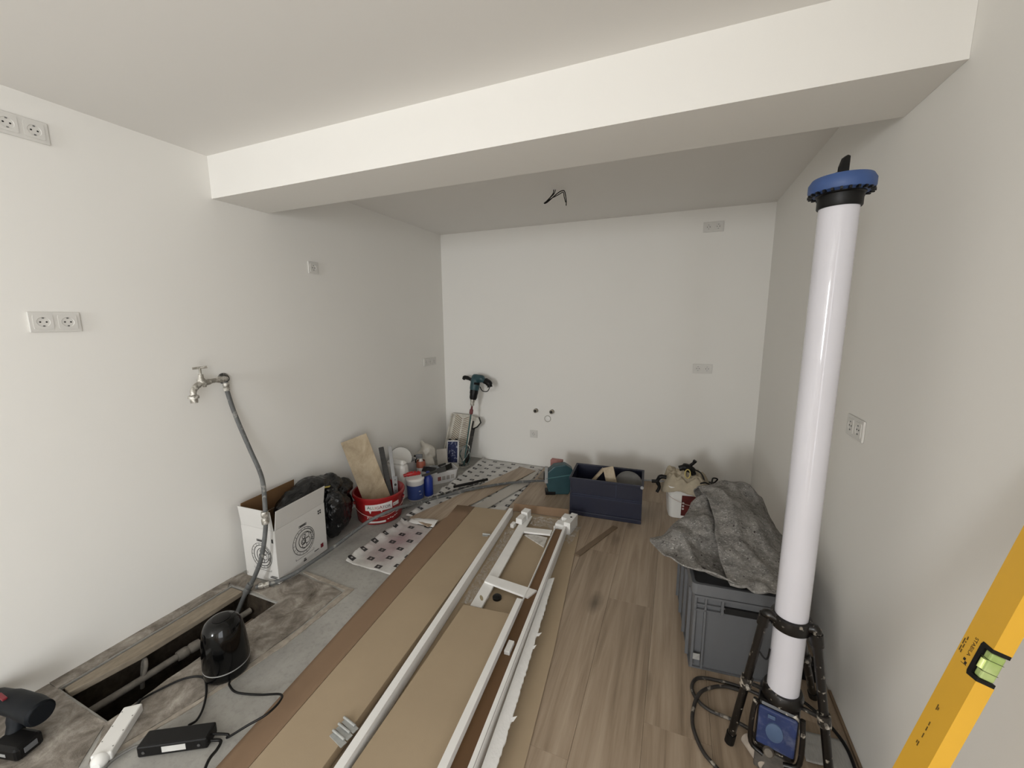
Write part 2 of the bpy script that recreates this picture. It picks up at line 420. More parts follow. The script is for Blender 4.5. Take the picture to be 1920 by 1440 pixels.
lo = bpy.data.objects.new('trench_lining', mesh('trench_lining', tl2, m_shade_soil)); COL.objects.link(lo); lo.parent = floor  # soil lining added to darken the trench sides
m_sand = M('pale_sand_mortar', '#aaa093', .95, var=.25, vs=30, bump=.4, bs=120, spec=.2)
slab('mortar_seam', [(.62, .52), (.635, .52), (.725, .80), (.785, 1.2), (.79, 1.60), (.37, 1.62), (.37, 1.60), (.755, 1.575), (.757, 1.24), (.708, .82)], 0, .005, m_sand, floor, .008, 4)

# laid laminate, plank by plank (left edge of the laid field at x = 1.24)
PW, PL = .2426, 1.38
pm = {}
def plank_mesh(wd, ln):
    k = (round(wd, 3), round(ln, 3))
    if k not in pm:
        mb = MB(); g = .0002; ch = .0006
        a = [(-wd/2+g, -ln/2+g), (wd/2-g, -ln/2+g), (wd/2-g, ln/2-g), (-wd/2+g, ln/2-g)]
        b = [(-wd/2+g+ch, -ln/2+g+ch), (wd/2-g-ch, -ln/2+g+ch), (wd/2-g-ch, ln/2-g-ch), (-wd/2+g+ch, ln/2-g-ch)]
        vs = [(x, y, 0) for x, y in a]+[(x, y, .0068) for x, y in a]+[(x, y, .008) for x, y in b]
        fs = [(3, 2, 1, 0), (8, 9, 10, 11)]+[(i+o, (i+1) % 4+o, (i+1) % 4+4+o, i+4+o) for o in (0, 4) for i in range(4)]
        pm[k] = mesh('plank', mb.add(vs, fs), m_lam)
    return pm[k]
for c in range(8):
    x0 = 1.24+c*PW; y = YR+.01-[.35, .95, .15, .75, 1.2, .5, 1.05, .25][c]
    while y < D-.02:
        a, b = max(y, YR+.01), min(y+PL, D-.012); y += PL
        if b-a < .1: continue
        wd = min(PW, W-.008-x0)
        o = bpy.data.objects.new('plank', plank_mesh(wd, b-a)); COL.objects.link(o); o.parent = floor; o.location = (x0+wd/2, (a+b)/2, 0)
ZL = .0085                                    # top of the laid floor

# ================================================================== wall fittings
hole_mb = None
def wall_socket(n, p, u, nrm, label, group='white wall sockets'):
    """p: centre on the wall, u: direction along the wall, nrm: into the room"""
    p, u, nrm = Vector(p), Vector(u), Vector(nrm); zu = Vector((0, 0, 1))
    r = root('wall_socket', p, label, 'socket', group)
    fr = frame(p, u, zu, nrm); pitch, s = .0745, .0425
    wd = (n-1)*pitch/2+s
    part('frame', MB().box(-wd, wd, -s, s, .0005, .009, fr), m_sock, r, bev=.0025)
    for i in range(n):
        cx = (i-(n-1)/2)*pitch
        # insert: raised square plate with a round recess
        k = 32; h = .030; mb = MB(); vs = []; fs = []
        sq = []
        for j in range(k):
            a = 2*PI*j/k; c, q = math.cos(a), math.sin(a); t = min(h/max(abs(c), 1e-6), h/max(abs(q), 1e-6))
            t = min(t, h*1.33); sq.append((cx+c*t, q*t))
        R = .0205
        for ring in ([(x, y, .0088) for x, y in sq], [(x, y, .0115) for x, y in sq],
                     [(cx+R*math.cos(2*PI*j/k), R*math.sin(2*PI*j/k), .0115) for j in range(k)],
                     [(cx+R*.95*math.cos(2*PI*j/k), R*.95*math.sin(2*PI*j/k), -.005) for j in range(k)]):
            vs += [fr @ Vector(v) for v in ring]
        # the cup floor is kept in front of the wall plane
        vs[3*k:4*k] = [fr @ Vector((cx+R*.93*math.cos(2*PI*j/k), R*.93*math.sin(2*PI*j/k), .0096)) for j in range(k)]
        for a in range(3): fs += [(a*k+j, a*k+(j+1) % k, (a+1)*k+(j+1) % k, (a+1)*k+j) for j in range(k)]
        fs.append([3*k+j for j in range(k)])
        ins = part('insert', mb.add(vs, fs), m_sock, r)
        for dx in (-.0095, .0095):
            part('pin_hole', MB().lathe([(.0032, .0097), (.0032, .0102)], 12, fr @ Matrix.Translation((cx+dx, 0, 0))), m_dark, ins)
        for dy in (-1, 1):
            part('earth_clip', MB().box(cx-.003, cx+.003, dy*.0165-.0022, dy*.0165+.0022, .0097, .0118, fr), m_steel, ins)
        part('recess_shadow_ring', MB().lathe([(R*.985, .0114), (R*1.03, .01165), (R*1.07, .0116)], 32, fr @ Matrix.Translation((cx, 0, 0)), False, False), m_sock, ins)  # thin ring shaped to stand in for the shadow edge of the recess
wall_socket(2, (0, .829, 1.586), (0, 1, 0), (1, 0, 0), 'double white wall socket on the left wall at half height, nearest the camera')
wall_socket(2, (0, .830, 2.361), (0, 1, 0), (1, 0, 0), 'double white wall socket high up under the ceiling on the left wall')
wall_socket(1, (0, 2.202, 1.969), (0, 1, 0), (1, 0, 0), 'single white wall socket on the left wall just behind the beam')
wall_socket(3, (0, 3.651, 1.143), (0, 1, 0), (1, 0, 0), 'triple white wall socket on the left wall beside the far corner')
wall_socket(2, (2.729, D, 2.367), (1, 0, 0), (0, -1, 0), 'double white wall socket high on the back wall under the ceiling')
wall_socket(2, (2.720, D, 1.141), (1, 0, 0), (0, -1, 0), 'double white wall socket at mid height on the back wall')
wall_socket(1, (1.104, D, .360), (1, 0, 0), (0, -1, 0), 'single white wall socket low on the back wall beneath the pipe stubs')
wall_socket(2, (W, 1.930, 1.149), (0, -1, 0), (-1, 0, 0), 'double white wall socket on the right wall beside the light tube')
for x, z, lb in ((1.134, .626, 'left of the two capped water pipe stubs in the back wall'), (1.312, .629, 'right of the two capped water pipe stubs in the back wall')):
    fr = frame((x, D, z), (1, 0, 0), (0, 0, 1), (0, -1, 0))
    r = root('pipe_stub', (x, D, z), lb, 'pipe', 'water pipe stubs')
    part('rosette', MB().lathe([(.031, .001), (.031, .004), (.024, .006)], 24, fr), m_whitep, r, ang=40)
    part('threaded_stub', MB().lathe([(.022, .004), (.022, .045), (.017, .046), (.017, .04)], 20, fr), M('brass_plug', '#8a8274', .5, .5), r, ang=40)
    part('plug', MB().lathe([(.0125, .040), (.0125, .048)], 6, fr), m_dark, r)
fr = frame((1.260, D, .543), (1, 0, 0), (0, 0, 1), (0, -1, 0))
r = root('drain_outlet', (1.26, D, .543), 'round white capped drain outlet in the back wall below the pipe stubs', 'drain')
part('ring', MB().lathe([(.036, .001), (.036, .007), (.030, .008), (.029, .003)], 28, fr, False, False), M('grey_seal', '#b9b4aa', .6), r, ang=40)
part('cap', MB().lathe([(.029, .001), (.029, .005), (.012, .009)], 28, fr), m_whitep, r, ang=40)

# ceiling lamp wire
r = root('ceiling_wire', (1.598, 2.95, HR), 'bent black cable ends hanging from the ceiling lamp point', 'cable')
wp = lambda a: [Vector(q) for q in a]
part('wire', MB().tube(wp([(1.60, 2.95, HR-.001), (1.598, 2.94, HR-.03), (1.565, 2.90, HR-.085), (1.55, 2.88, HR-.105), (1.575, 2.88, HR-.10), (1.64, 2.92, HR-.035), (1.675, 2.93, HR-.02), (1.69, 2.93, HR-.035), (1.70, 2.93, HR-.09), (1.70, 2.93, HR-.125)]), .0035, 8, sub=5), m_black, r, ang=60)
part('wire', MB().tube(wp([(1.612, 2.955, HR-.001), (1.604, 2.945, HR-.03), (1.575, 2.905, HR-.075), (1.562, 2.89, HR-.098), (1.59, 2.885, HR-.082), (1.645, 2.925, HR-.045), (1.675, 2.935, HR-.03), (1.683, 2.935, HR-.06), (1.694, 2.935, HR-.10)]), .003, 8, sub=5), m_black, r, ang=60)

# ------------------------------------------------------------------ tap and hoses
r = root('garden_tap', (0, 1.49, 1.25), 'weathered metal outlet tap with T handle on the left wall', 'tap')
part('wall_flange', MB().lathe([(.032, 0), (.032, .006), (.02, .012), (.02, .03)], 24, frame((0, 1.49, 1.25), (0, 1, 0), (0, 0, 1), (1, 0, 0))), m_rod, r, ang=40)
body = MB().tube([(.02, 1.49, 1.25), (.045, 1.46, 1.25), (.06, 1.40, 1.252), (.09, 1.33, 1.25)], [.017, .017, .013, .017], 14, sub=4)
part('body', body, m_chrome, r, ang=50)
part('valve_bonnet', MB().lathe([(.020, -.02), (.022, 0), (.020, .02), (.013, .03), (.012, .05)], 18, TRS((.095, 1.318, 1.25))), m_chrome, r, ang=40)
sp = part('spout', MB().tube([(.095, 1.318, 1.25), (.105, 1.29, 1.243), (.118, 1.262, 1.222), (.122, 1.255, 1.195)], [.017, .016, .015, .014], 14, sub=4), m_chrome, r, ang=50)
part('hose_coupling', MB().lathe([(.017, .03), (.025, .026), (.025, .012), (.018, .010), (.017, -.012)], 18, TRS((.122, 1.255, 1.168))), m_chrome, sp, ang=40)
hd = part('handle', MB().tube([(.095, 1.318, 1.30), (.095, 1.318, 1.335)], .006, 10), m_chrome, r)
part('handle_bar', MB().tube([(.082, 1.288, 1.335), (.108, 1.348, 1.338)], .0065, 10), m_chrome, hd)
hp = wp([(.045, 1.475, 1.235), (.048, 1.472, 1.20), (.07, 1.489, 1.042), (.133, 1.512, .825), (.21, 1.505, .70), (.275, 1.475, .633), (.325, 1.438, .53), (.330, 1.425, .403), (.305, 1.402, .228), (.263, 1.374, .10), (.221, 1.335, -.0), (.19, 1.30, -.10), (.18, 1.28, -.14)])
r = root('supply_hose', (.17, 1.27, -.12), 'grey splashed hose dropping from the tap into the floor trench', 'hose')
part('hose', MB().tube(hp, .0125, 12, sub=6), m_hose, r, ang=60)
def ferrule(p, d, rad, ln): 
    d = Vector(d).normalized(); fr, _ = axisframe(Vector(p)-d*ln/2, Vector(p)+d*ln/2)
    return MB().lathe([(rad*.9, 0), (rad, ln*.15), (rad, ln*.4), (rad*.8, ln*.5), (rad, ln*.6), (rad, ln*.85), (rad*.9, ln)], 16, fr)
part('upper_fitting', ferrule((.047, 1.474, 1.205), (0, 0, 1), .017, .05), m_chrome, r, ang=40)
part('coupling', ferrule((.329, 1.427, .455), (.02, -.05, -1), .020, .075), m_chrome, r, ang=40)
part('lower_fitting', ferrule((.232, 1.347, .03), (-.4, -.4, -1), .019, .06), m_hose, r, ang=40)
hp = wp([(.255, 1.375, .025), (.30, 1.425, .022), (.369, 1.53, .036), (.388, 1.66, .048), (.396, 1.807, .055), (.42, 1.98, .086), (.452, 2.115, .118), (.515, 2.19, .148), (.558, 2.34, .145), (.565, 2.53, .09), (.59, 2.73, .048), (.68, 2.90, .036), (.83, 3.10, .035), (1.081, 3.34, .035), (1.35, 3.50, .035), (1.42, 3.52, .036)])
r = root('floor_hose', (.37, 1.5, 0), 'long grey water hose running along the floor from the white carton towards the blue crate', 'hose')
part('hose', MB().tube(hp, .012, 12, sub=6), m_hose, r, ang=60)
part('end_fitting', ferrule((.285, 1.408, .024), (1, .9, .0), .0165, .055), m_chrome, r, ang=40)

# ------------------------------------------------------------------ trench fittings
tr_b = MB().prism([(.085, .622), (.135, .618), (.178, .85), (.185, 1.10), (.182, 1.345), (.085, 1.345)], -.03, -.002)
solo('trench_board', tr_b, M('dusty_board', '#9a8e7d', .9, var=.2, vs=18, bump=.3, bs=60, spec=.2, stretch=(3, 1, 3)), 'dusty board lying along the wall side of the floor trench', 'board', bev=.003)
r = root('trench_pipe', (.25, .95, -.17), 'grey water pipe with couplings lying in the floor trench', 'pipe')
m_pipe = M('dusty_grey_pipe', '#857f76', .8, var=.3, vs=25)
part('pipe', MB().tube(wp([(.165, .63, -.125), (.185, .80, -.122), (.20, .98, -.12), (.225, 1.12, -.115), (.25, 1.335, -.10)]), .017, 12, sub=4), m_pipe, r, ang=60)
part('coupling', ferrule((.207, 1.03, -.119), (.13, 1, .02), .027, .10), m_pipe, r, ang=40)
part('coupling', ferrule((.229, 1.15, -.113), (.13, 1, .05), .023, .06), m_pipe, r, ang=40)
part('branch', MB().tube(wp([(.19, .84, -.122), (.186, .86, -.075), (.165, .87, -.05), (.15, .865, -.08), (.145, .85, -.20)]), .009, 10, sub=4), m_pipe, r, ang=60)
part('rubble', MB().grid(lambda u, v: Vector((TR[0]+.12+u*(.26), TR[2]+.03+v*.69, -.385+.05*abs(nz((u*6, v*15, 0), 1, 5)))), 18, 40), M('shade_dark_soil', '#2c2620', .95, var=.4, vs=30), r)
for i, y0 in enumerate((1.18, 1.265)):
    solo('trench_brick', MB().box(.395, .460, y0, y0+.07, -.12, -.04-.01*i), M('old_brick', '#5d5044', .95, var=.4, vs=40, bump=.5, bs=50), ['crumbly brick edge in the trench nearer the black dome', 'crumbly brick edge at the far end of the trench'][i], 'brick', bev=.006)

# ================================================================== left side of the floor
# black dome-shaped appliance
kx, ky = .668, .950
r = root('dome_speaker', (kx, ky, .004), 'glossy black dome-shaped device standing beside the floor trench', 'speaker')
part('shell', MB().lathe([(.090, .052), (.091, .07), (.088, .13), (.083, .185), (.076, .228), (.065, .252), (.050, .264), (.03, .269), (.0, .270)], 48, TRS((kx, ky, .004)), True, False), m_blackg, r, ang=50)
part('groove_ring', MB().lathe([(.0885, .047), (.0905, .048), (.0905, .053), (.0885, .054)], 48, TRS((kx, ky, .004))), M('grey_trim', '#8b8a87', .4), r, ang=30)
part('base', MB().lathe([(.076, 0), (.087, .008), (.090, .022), (.090, .048)], 48, TRS((kx, ky, .004))), m_blackg, r, ang=50)
part('touch_plate', MB().lathe([(.0, .003), (.030, .0025), (.036, .0)], 32, TRS((kx, ky, .2735)), False, False), m_black, r, ang=50)

# black adapter brick, its cables, and the white socket strip
def obox(cx, cy, ang, lx, ly, z0, z1): return MB().box(-lx/2, lx/2, -ly/2, ly/2, z0, z1, TRS((cx, cy, 0), ang))
pa = math.radians(30.5)
pu, pv = Vector((math.cos(pa), math.sin(pa), 0)), Vector((-math.sin(pa), math.cos(pa), 0))
pc = Vector((.832, .664, .004))
r = root('power_adapter', pc, 'long black power adapter with a white rating label on the floor', 'power adapter')
part('case', MB().box(-.118, .118, -.033, .033, 0, .046, TRS(pc, pa)), m_black, r, bev=.006)
part('rating_label', MB().box(-.035, .045, -.0336, -.0331, .012, .036, TRS(pc, pa)), M('label_paper', '#c9c7c2', .6), r)
for k in range(2):
    part('screw', MB().lathe([(.0055, 0), (.0055, .002)], 12, frame(pc+pu*(-.095 if k == 0 else .09)-pv*.0335+Vector((0, 0, .022)), pu, Vector((0, 0, 1)), -pv)), m_steel, r)
e1 = pc+pu*.121
part('cable', MB().tube([e1+Vector((0, 0, .026)), e1+pu*.05+Vector((0, 0, .014)), Vector((.985, .747, .012)), Vector((1.045, .783, .05)), Vector((1.095, .83, .074)), Vector((1.09, .89, .07)), Vector((1.045, .925, .05)), Vector((.93, .915, .012)), Vector((.83, .885, .012)), Vector((.765, .895, .012)), Vector((.748, .908, .016))], .0045, 8, sub=8), m_black, r, ang=60)
part('cable', MB().tube([e1+pv*-.015+Vector((0, 0, .015)), e1+pu*.035-pv*.02+Vector((0, 0, .012)), Vector((1.0, .70, .02)), Vector((1.04, .65, .05)), Vector((1.10, .585, .062)), Vector((1.16, .50, .062))], .0055, 8, sub=8), m_black, r, ang=60)
e0 = pc-pu*.121
part('cable', MB().tube([e0+Vector((0, 0, .02)), e0-pu*.04+Vector((0, 0, .010)), e0-pu*.08-pv*.05+Vector((0, 0, .008)), e0-pu*.06-pv*.16+Vector((0, 0, .008))], .005, 8, sub=6), M('grey_cable', '#6b6965', .6), r, ang=60)
sa = math.atan2(.152, -.126); sc_ = Vector((.592, .584, .004))
su, sv = Vector((math.cos(sa), math.sin(sa), 0)), Vector((-math.sin(sa), math.cos(sa), 0))
r = root('white_power_supply', sc_, 'narrow white plastic power box lying by the trench corner', 'power supply')
part('case', MB().box(-.085, .115, -.031, .031, 0, .036, TRS(sc_, sa)), m_whitep, r, bev=.005)
part('end_cap', MB().lathe([(.026, 0), (.026, .012), (.018, .024), (.012, .03)], 20, frame(sc_-su*.085+Vector((0, 0, .018)), sv, Vector((0, 0, 1)), -su)), m_whitep, r, ang=40)
for k in range(6):
    part('screw', MB().lathe([(.0022, .036), (.0022, .0368)], 10, TRS(sc_+su*(-.06+.03*k)+sv*(.024 if k % 2 else -.024))), M('screw_dark', '#77736c', .4), r)
e = sc_+su*.115
part('cable_grip', MB().tube([e+Vector((0, 0, .018)), e+su*.045+Vector((0, 0, .012))], [.008, .006], 10), m_black, r)
part('cable', MB().tube([e+su*.045+Vector((0, 0, .012)), Vector((.50, .76, .012)), Vector((.54, .84, .012)), Vector((.61, .877, .012)), Vector((.69, .845, .012)), Vector((.765, .79, .012)), Vector((.80, .745, .012)), Vector((.802, .715, .02))], .0045, 8, sub=8), m_black, r, ang=60)

# cordless drill at the lower left corner
m_navyt = M('dark_blue_tool', '#090e14', .55, var=.2, spec=.25)
wpd = lambda a: [Vector(q)+Vector((-.03, -.012, -.022)) for q in a]
r = root('cordless_drill', (.24, .44, 0), 'dark blue cordless drill lying on the floor at the lower left', 'drill')
part('motor_housing', MB().tube(wpd([(.11, .46, .135), (.20, .475, .145), (.30, .487, .15), (.365, .492, .15), (.385, .494, .15)]), [.038, .042, .044, .043, .036], 20, sub=3), m_navyt, r, ang=50)
part('chuck', MB().tube(wpd([(.115, .46, .135), (.06, .452, .13), (.04, .45, .128)]), [.03, .026], 16), m_black, r, ang=40)
part('grip', MB().tube(wpd([(.25, .475, .13), (.27, .455, .08), (.285, .44, .045)]), [.03, .026, .028], 16, sub=4), m_navyt, r, ang=50)
bt = part('battery', MB().box(-.062, .062, -.04, .04, 0, .055, TRS((.295, .425, .004), .25)), m_black, r, bev=.012)
part('battery_latch', MB().box(.0625, .066, -.018, .018, .02, .04, TRS((.295, .425, .004), .25)), m_greyp, bt)
part('level_window', MB().box(-.015, .015, -.0415, -.0405, .02, .032, TRS((.295, .425, .004), .25)), M('pale_marking', '#9a9a98', .5), bt)
part('red_selector', MB().box(.14, .195, .436, .450, .160, .168), M('selector_red', '#7d1c28', .4), r, bev=.002)

# ------------------------------------------------------------------ white carton with bag
bx = root('white_carton', (.20, 1.65, 0), 'open white printed carton holding a black bag beneath the tap', 'carton')
m_cw = M('white_carton_board', '#d9d6d1', .7, var=.03, vs=3)
A, B, C_, D_ = Vector((.065, 1.455, 0)), Vector((.335, 1.468, 0)), Vector((.300, 1.865, 0)), Vector((.035, 1.85, 0))
def wallpanel(p, q, z0, z1, lean, th=.004, q1=None):
    p, q = Vector(p), Vector(q); n = Vector((q.y-p.y, p.x-q.x, 0)).normalized()
    return MB().add([p+Vector((0, 0, z0)), q+Vector((0, 0, z0)), q+n*lean+Vector((0, 0, z1)), p+n*lean+Vector((0, 0, z1)),
                     p-n*th+Vector((0, 0, z0)), q-n*th+Vector((0, 0, z0)), q+n*(lean-th)+Vector((0, 0, z1)), p+n*(lean-th)+Vector((0, 0, z1))],
                    [(0, 1, 2, 3), (7, 6, 5, 4), (0, 4, 5, 1), (1, 5, 6, 2), (2, 6, 7, 3), (3, 7, 4, 0)])
Z0, ZC, ZT = .008, .350, .475
sf = part('side_panel', wallpanel(A, B, Z0, ZC, .003), m_cw, bx)
sl = part('side_panel', wallpanel(B, C_, Z0, ZC, .003), m_cw, bx)
part('side_panel', wallpanel(C_, D_, Z0, ZC, 0), m_cw, bx)
part('side_panel', wallpanel(D_, A, Z0, ZC, 0), m_cw, bx)
part('bottom', MB().prism([A, B, C_, D_], Z0-.003, Z0), m_cw, bx)
def flap(p, q, lean, inn=.012):
    p, q = Vector(p), Vector(q); t = (q-p).normalized(); n = Vector((q.y-p.y, p.x-q.x, 0)).normalized()
    return wallpanel(p+t*.004+n*.003, q-t*.004+n*.003, ZC+.001, ZT, lean)
part('top_flap', flap(A, B, .012), m_cw, bx)
part('top_flap', flap(B, C_, .022), m_cw, bx)
part('top_flap', wallpanel(D_+Vector((0, 0, 0)), A, ZC+.001, ZT+.01, -.012), m_cardin, bx)
part('inner_lining', wallpanel(D_+Vector((.006, 0, 0)), A+Vector((.006, 0, 0)), .02, ZC, 0), m_cardin, bx)
# prints: line drawing of rings on both faces
def ring_print(c, u, v, n, R, mb):
    def circ(cx, cy, rad, wd, sq=1.0, k=40):
        vs = []
        for rr in (rad-wd/2, rad+wd/2):
            for j in range(k):
                a = 2*PI*j/k; vs.append(c+u*(cx+rr*math.cos(a)*sq)+v*(cy+rr*math.sin(a))+n)
        mb.add(vs, [(j, (j+1) % k, k+(j+1) % k, k+j) for j in range(k)])
    for cx, cy, rad, wd in ((0, 0, 1, .035), (.06, .02, .82, .05), (.12, .03, .58, .05), (-.05, -.05, .2, .05), (-.05, -.05, .11, .04), (.28, .30, .22, .04), (.32, -.08, .22, .04), (.02, -.38, .2, .04),
                            (.02, .33, .16, .04), (.72, .35, .08, .04), (.76, -.18, .08, .04)):
        circ(cx*R, cy*R, rad*R, wd*R)
    for k in range(18):
        a = 2*PI*k/18; p, q = Vector((math.cos(a), math.sin(a))), Vector((-math.sin(a), math.cos(a)))
        vs = [c+u*(p.x*rr+q.x*w2)*R+v*(p.y*rr+q.y*w2)*R+n for rr, w2 in ((.84, -.012), (.98, -.012), (.98, .012), (.84, .012))]
        mb.add(vs, [(0, 1, 2, 3)])
    def rect(x0, x1, y0, y1): mb.add([c+u*x*R+v*y*R+n for x, y in ((x0, y0), (x1, y0), (x1, y1), (x0, y1))], [(0, 1, 2, 3)])
    rect(-.35, .35, 1.12, 1.15); rect(-.35, .35, 1.27, 1.30); rect(-.35, -.32, 1.12, 1.30); rect(.32, .35, 1.12, 1.30); rect(-.28, .28, 1.165, 1.255)
    rect(-.85, .85, -1.16, -1.14); rect(-.85, -.83, -1.16, -1.0); rect(.83, .85, -1.16, -1.0)
    return mb
m_ink = M('black_print', '#3a3838', .7)
zz = Vector((0, 0, 1))
uf = (B-A).normalized(); nf = Vector((uf.y, -uf.x, 0)); ul = (C_-B).normalized(); nl = Vector((ul.y, -ul.x, 0))
part('printed_drawing', ring_print(A+uf*.15+zz*.17, uf, zz, nf*.0035, .082, MB()), m_ink, sf)
part('printed_drawing', ring_print(B+ul*.205+zz*.175, ul, zz, nl*.0035, .088, MB()), m_ink, sl)
def rects(o, u, v, n, rs):
    mb = MB()
    for x0, x1, y0, y1 in rs: mb.add([o+u*x+v*y+n for x, y in ((x0, y0), (x1, y0), (x1, y1), (x0, y1))], [(0, 1, 2, 3)])
    return mb
part('printed_icon', rects(B+ul*.35+zz*.305, ul, zz, nl*.0038, [(-.014, -.002, -.014, -.002), (.002, .014, -.014, -.002), (-.014, -.002, .002, .014), (.002, .014, .002, .014)]), m_ink, sl)
part('red_mark', rects(B+ul*.35+zz*.06, ul, zz, nl*.0038, [(-.012, .012, -.014, .014)]), M('red_print', '#7a1622', .7), sl)
part('printed_line', rects(B+ul*.30+zz*.05, ul, zz, nl*.0038, [(-.02, .02, 0, .006)]), m_ink, sl)
part('printed_line', rects(B+ul*.20+zz*.045, ul, zz, nl*.0038, [(-.012, .012, -.01, .0), (-.008, .008, .003, .010)]), m_ink, sl)
part('printed_line', rects(A+uf*.235+zz*.035, uf, zz, nf*.0036, [(-.03, .02, 0, .006), (-.02, .03, .010, .014)]), m_ink, sf)
part('printed_line', rects(A+uf*.25+zz*.27, uf, zz, nf*.0036, [(-.006, .008, 0, .025)]), m_ink, sf)

def leaning(p0, p1, width, th, side):
    p0, p1 = Vector(p0), Vector(p1); a = (p1-p0).normalized(); s_ = Vector(side); s_ = (s_-a*s_.dot(a)).normalized(); n = a.cross(s_)
    return [p+s_*x+n*y for p in (p0, p1) for x, y in ((-width/2, -th/2), (width/2, -th/2), (width/2, th/2), (-width/2, th/2))]
BF = [(0, 1, 2, 3), (7, 6, 5, 4), (0, 4, 5, 1), (1, 5, 6, 2), (2, 6, 7, 3), (3, 7, 4, 0)]
def blob(name, ells, vox, mat, parent=None, disp=(), label=None, cat=None, group=None, seed=0, base=None):
    mb = MB()
    for c, rad, rot in ells:
        mt = TRS(c, rot)
        n = 14
        prof = [(math.sin(PI*i/n), -math.cos(PI*i/n)) for i in range(1, n)]
        mb.lathe(prof, 20, mt @ Matrix.Diagonal((*rad, 1)))
    if parent is None: o = solo(name, mb, mat, label, cat, group)
    else: o = part(name, mb, mat, parent)
    rm = o.modifiers.new('remesh', 'REMESH'); rm.mode = 'VOXEL'; rm.voxel_size = vox; rm.use_smooth_shade = True
    sm = o.modifiers.new('smooth', 'SMOOTH'); sm.factor = .6; sm.iterations = 6
    for i, (typ, size, strength) in enumerate(disp):
        tx = bpy.data.textures.new(name+'_folds', typ); tx.noise_scale = size
        dm = o.modifiers.new('folds', 'DISPLACE'); dm.texture = tx; dm.strength = strength; dm.mid_level = .5; dm.texture_coords = 'LOCAL'
    return o
t_ = NT('black_bin_liner'); t_.b.inputs['Roughness'].default_value = .2; t_.b.inputs['Specular IOR Level'].default_value = .5
v_ = t_.coords(scale=(1, 1, .55)); t_.base(t_.ramp(t_.noise(v_, 10, 3), [(.3, (.002, .002, .0023, 1)), (.7, (.006, .006, .007, 1))]))
v2_ = t_.coords(scale=(2.6, 1.0, .8)); rg_ = t_.math('ABSOLUTE', t_.math('SUBTRACT', t_.noise(v2_, 9, 4, .55, 1.2), .5))
t_.bump(rg_, .8, .03); m_bag = t_.m
blob('bin_bag', [((.18, 1.74, .37), (.10, .14, .085), 0), ((.16, 1.88, .43), (.10, .13, .070), 0), ((.15, 2.03, .385), (.105, .12, .080), 0), ((.175, 2.06, .16), (.12, .14, .150), 0), ((.25, 1.985, .20), (.085, .09, .18), 0), ((.125, 2.19, .29), (.085, .10, .075), 0), ((.11, 2.20, .15), (.08, .08, .14), 0)], .010, m_bag, disp=(('CLOUDS', .11, .05), ('CLOUDS', .045, .016)), label='crumpled shiny black bin bag spilling over the white carton', cat='bag')
solo('bag_tie', MB().add(leaning((.275, 1.90, .440), (.282, 1.945, .432), .016, .002, (.6, 0, .8)), BF), M('tape_yellow', '#c9b55c', .5), 'tiny yellow tape tab on top of the black bin bag', 'tape')

# ------------------------------------------------------------------ red bucket and what stands in it
bc = Vector((.305, 2.405, 0)); RB, RT, HB = .172, .198, .225
def bmap(a0, z0, lift=.0012):
    def f(x, y):
        z = z0+y; rad = RB+(RT-RB)*z/HB+lift; a = a0+x/rad
        return bc+Vector((rad*math.cos(a), rad*math.sin(a), z+.006))
    return f
r = root('paint_bucket', bc, 'red plastic paint bucket with a white ALLIGATOR banner', 'bucket')
part('body', MB().lathe([(RB-.004, .006), (RB, .010), (RT-.002, HB-.012), (RT-.007, HB-.008), (RB-.006, .016), (0.0, .014)], 64, TRS(bc), True, False), m_red, r, ang=40)
part('rim', MB().lathe([(RT-.010, HB-.012), (RT-.010, HB+.004), (RT+.003, HB+.006), (RT+.008, HB), (RT+.007, HB-.018), (RT-.001, HB-.020)], 64, TRS(bc), False, False), m_red, r, ang=40)
AC = math.radians(-49)
def banner(a0, a1, z0, z1, skew=0, k=20, extra=None):
    f = bmap(AC, 0, .0006); mb = MB(); vs = []
    for j in range(k+1):
        a = a0+(a1-a0)*j/k; s_ = skew*(j/k)
        vs += [f(a, z0-s_*.2), f(a, z1+s_)]
    return mb.add(vs, [(2*j, 2*j+2, 2*j+3, 2*j+1) for j in range(k)])
m_lab = M('label_white', '#cfcac6', .45, var=.03); m_ink2 = M('lettering_dark', '#2c2127', .5)
part('white_banner', banner(-.112, .100, .122, .170, .014), m_lab, r)
f = bmap(AC, 0, .0007)
part('banner_drip', MB().add([f(-.084, .123), f(-.062, .123), f(-.071, .096)], [(0, 1, 2)]), m_lab, r)
part('banner_drip', MB().add([f(.006, .121), f(.022, .121), f(.014, .104)], [(0, 1, 2)]), m_lab, r)
cols = ['#23401f', '#4c5a22', '#8a7a2a', '#9a5f2a', '#8c3a26', '#7d2420', '#4d1f26', '#352227', '#2c2127']
adv = {'A': .0255, 'L': .0175, 'I': .0105, 'G': .0255, 'T': .0195, 'O': .0265, 'R': .0225}
xc = -sum(adv[c] for c in 'ALLIGATOR')/2-.004
for i, ch in enumerate('ALLIGATOR'):
    big = ch == 'A'
    part('letter', text_mb(ch, .039 if big else .033, bmap(AC+(xc+adv[ch]/2)/RT, .146 if not big else .148, .0014)), M('letter_'+str(i), cols[i], .5), r)
    xc += adv[ch]
part('side_label', banner(.108, .166, .132, .160, .006, 8), m_lab, r)
part('side_label_marks', MB().add([f(x, z) for x0, x1 in ((.115, .129), (.134, .155)) for x, z in ((x0, .142), (x1, .142), (x1, .149), (x0, .149))], [(0, 1, 2, 3), (4, 5, 6, 7)]), m_ink2, r)
part('lettering', text_mb('Presto', .032, bmap(AC-.066/RT, .060, .0014), shear=.1), m_lab, r)
part('lower_bar', banner(-.110, .042, .014, .030, 0), m_lab, r)
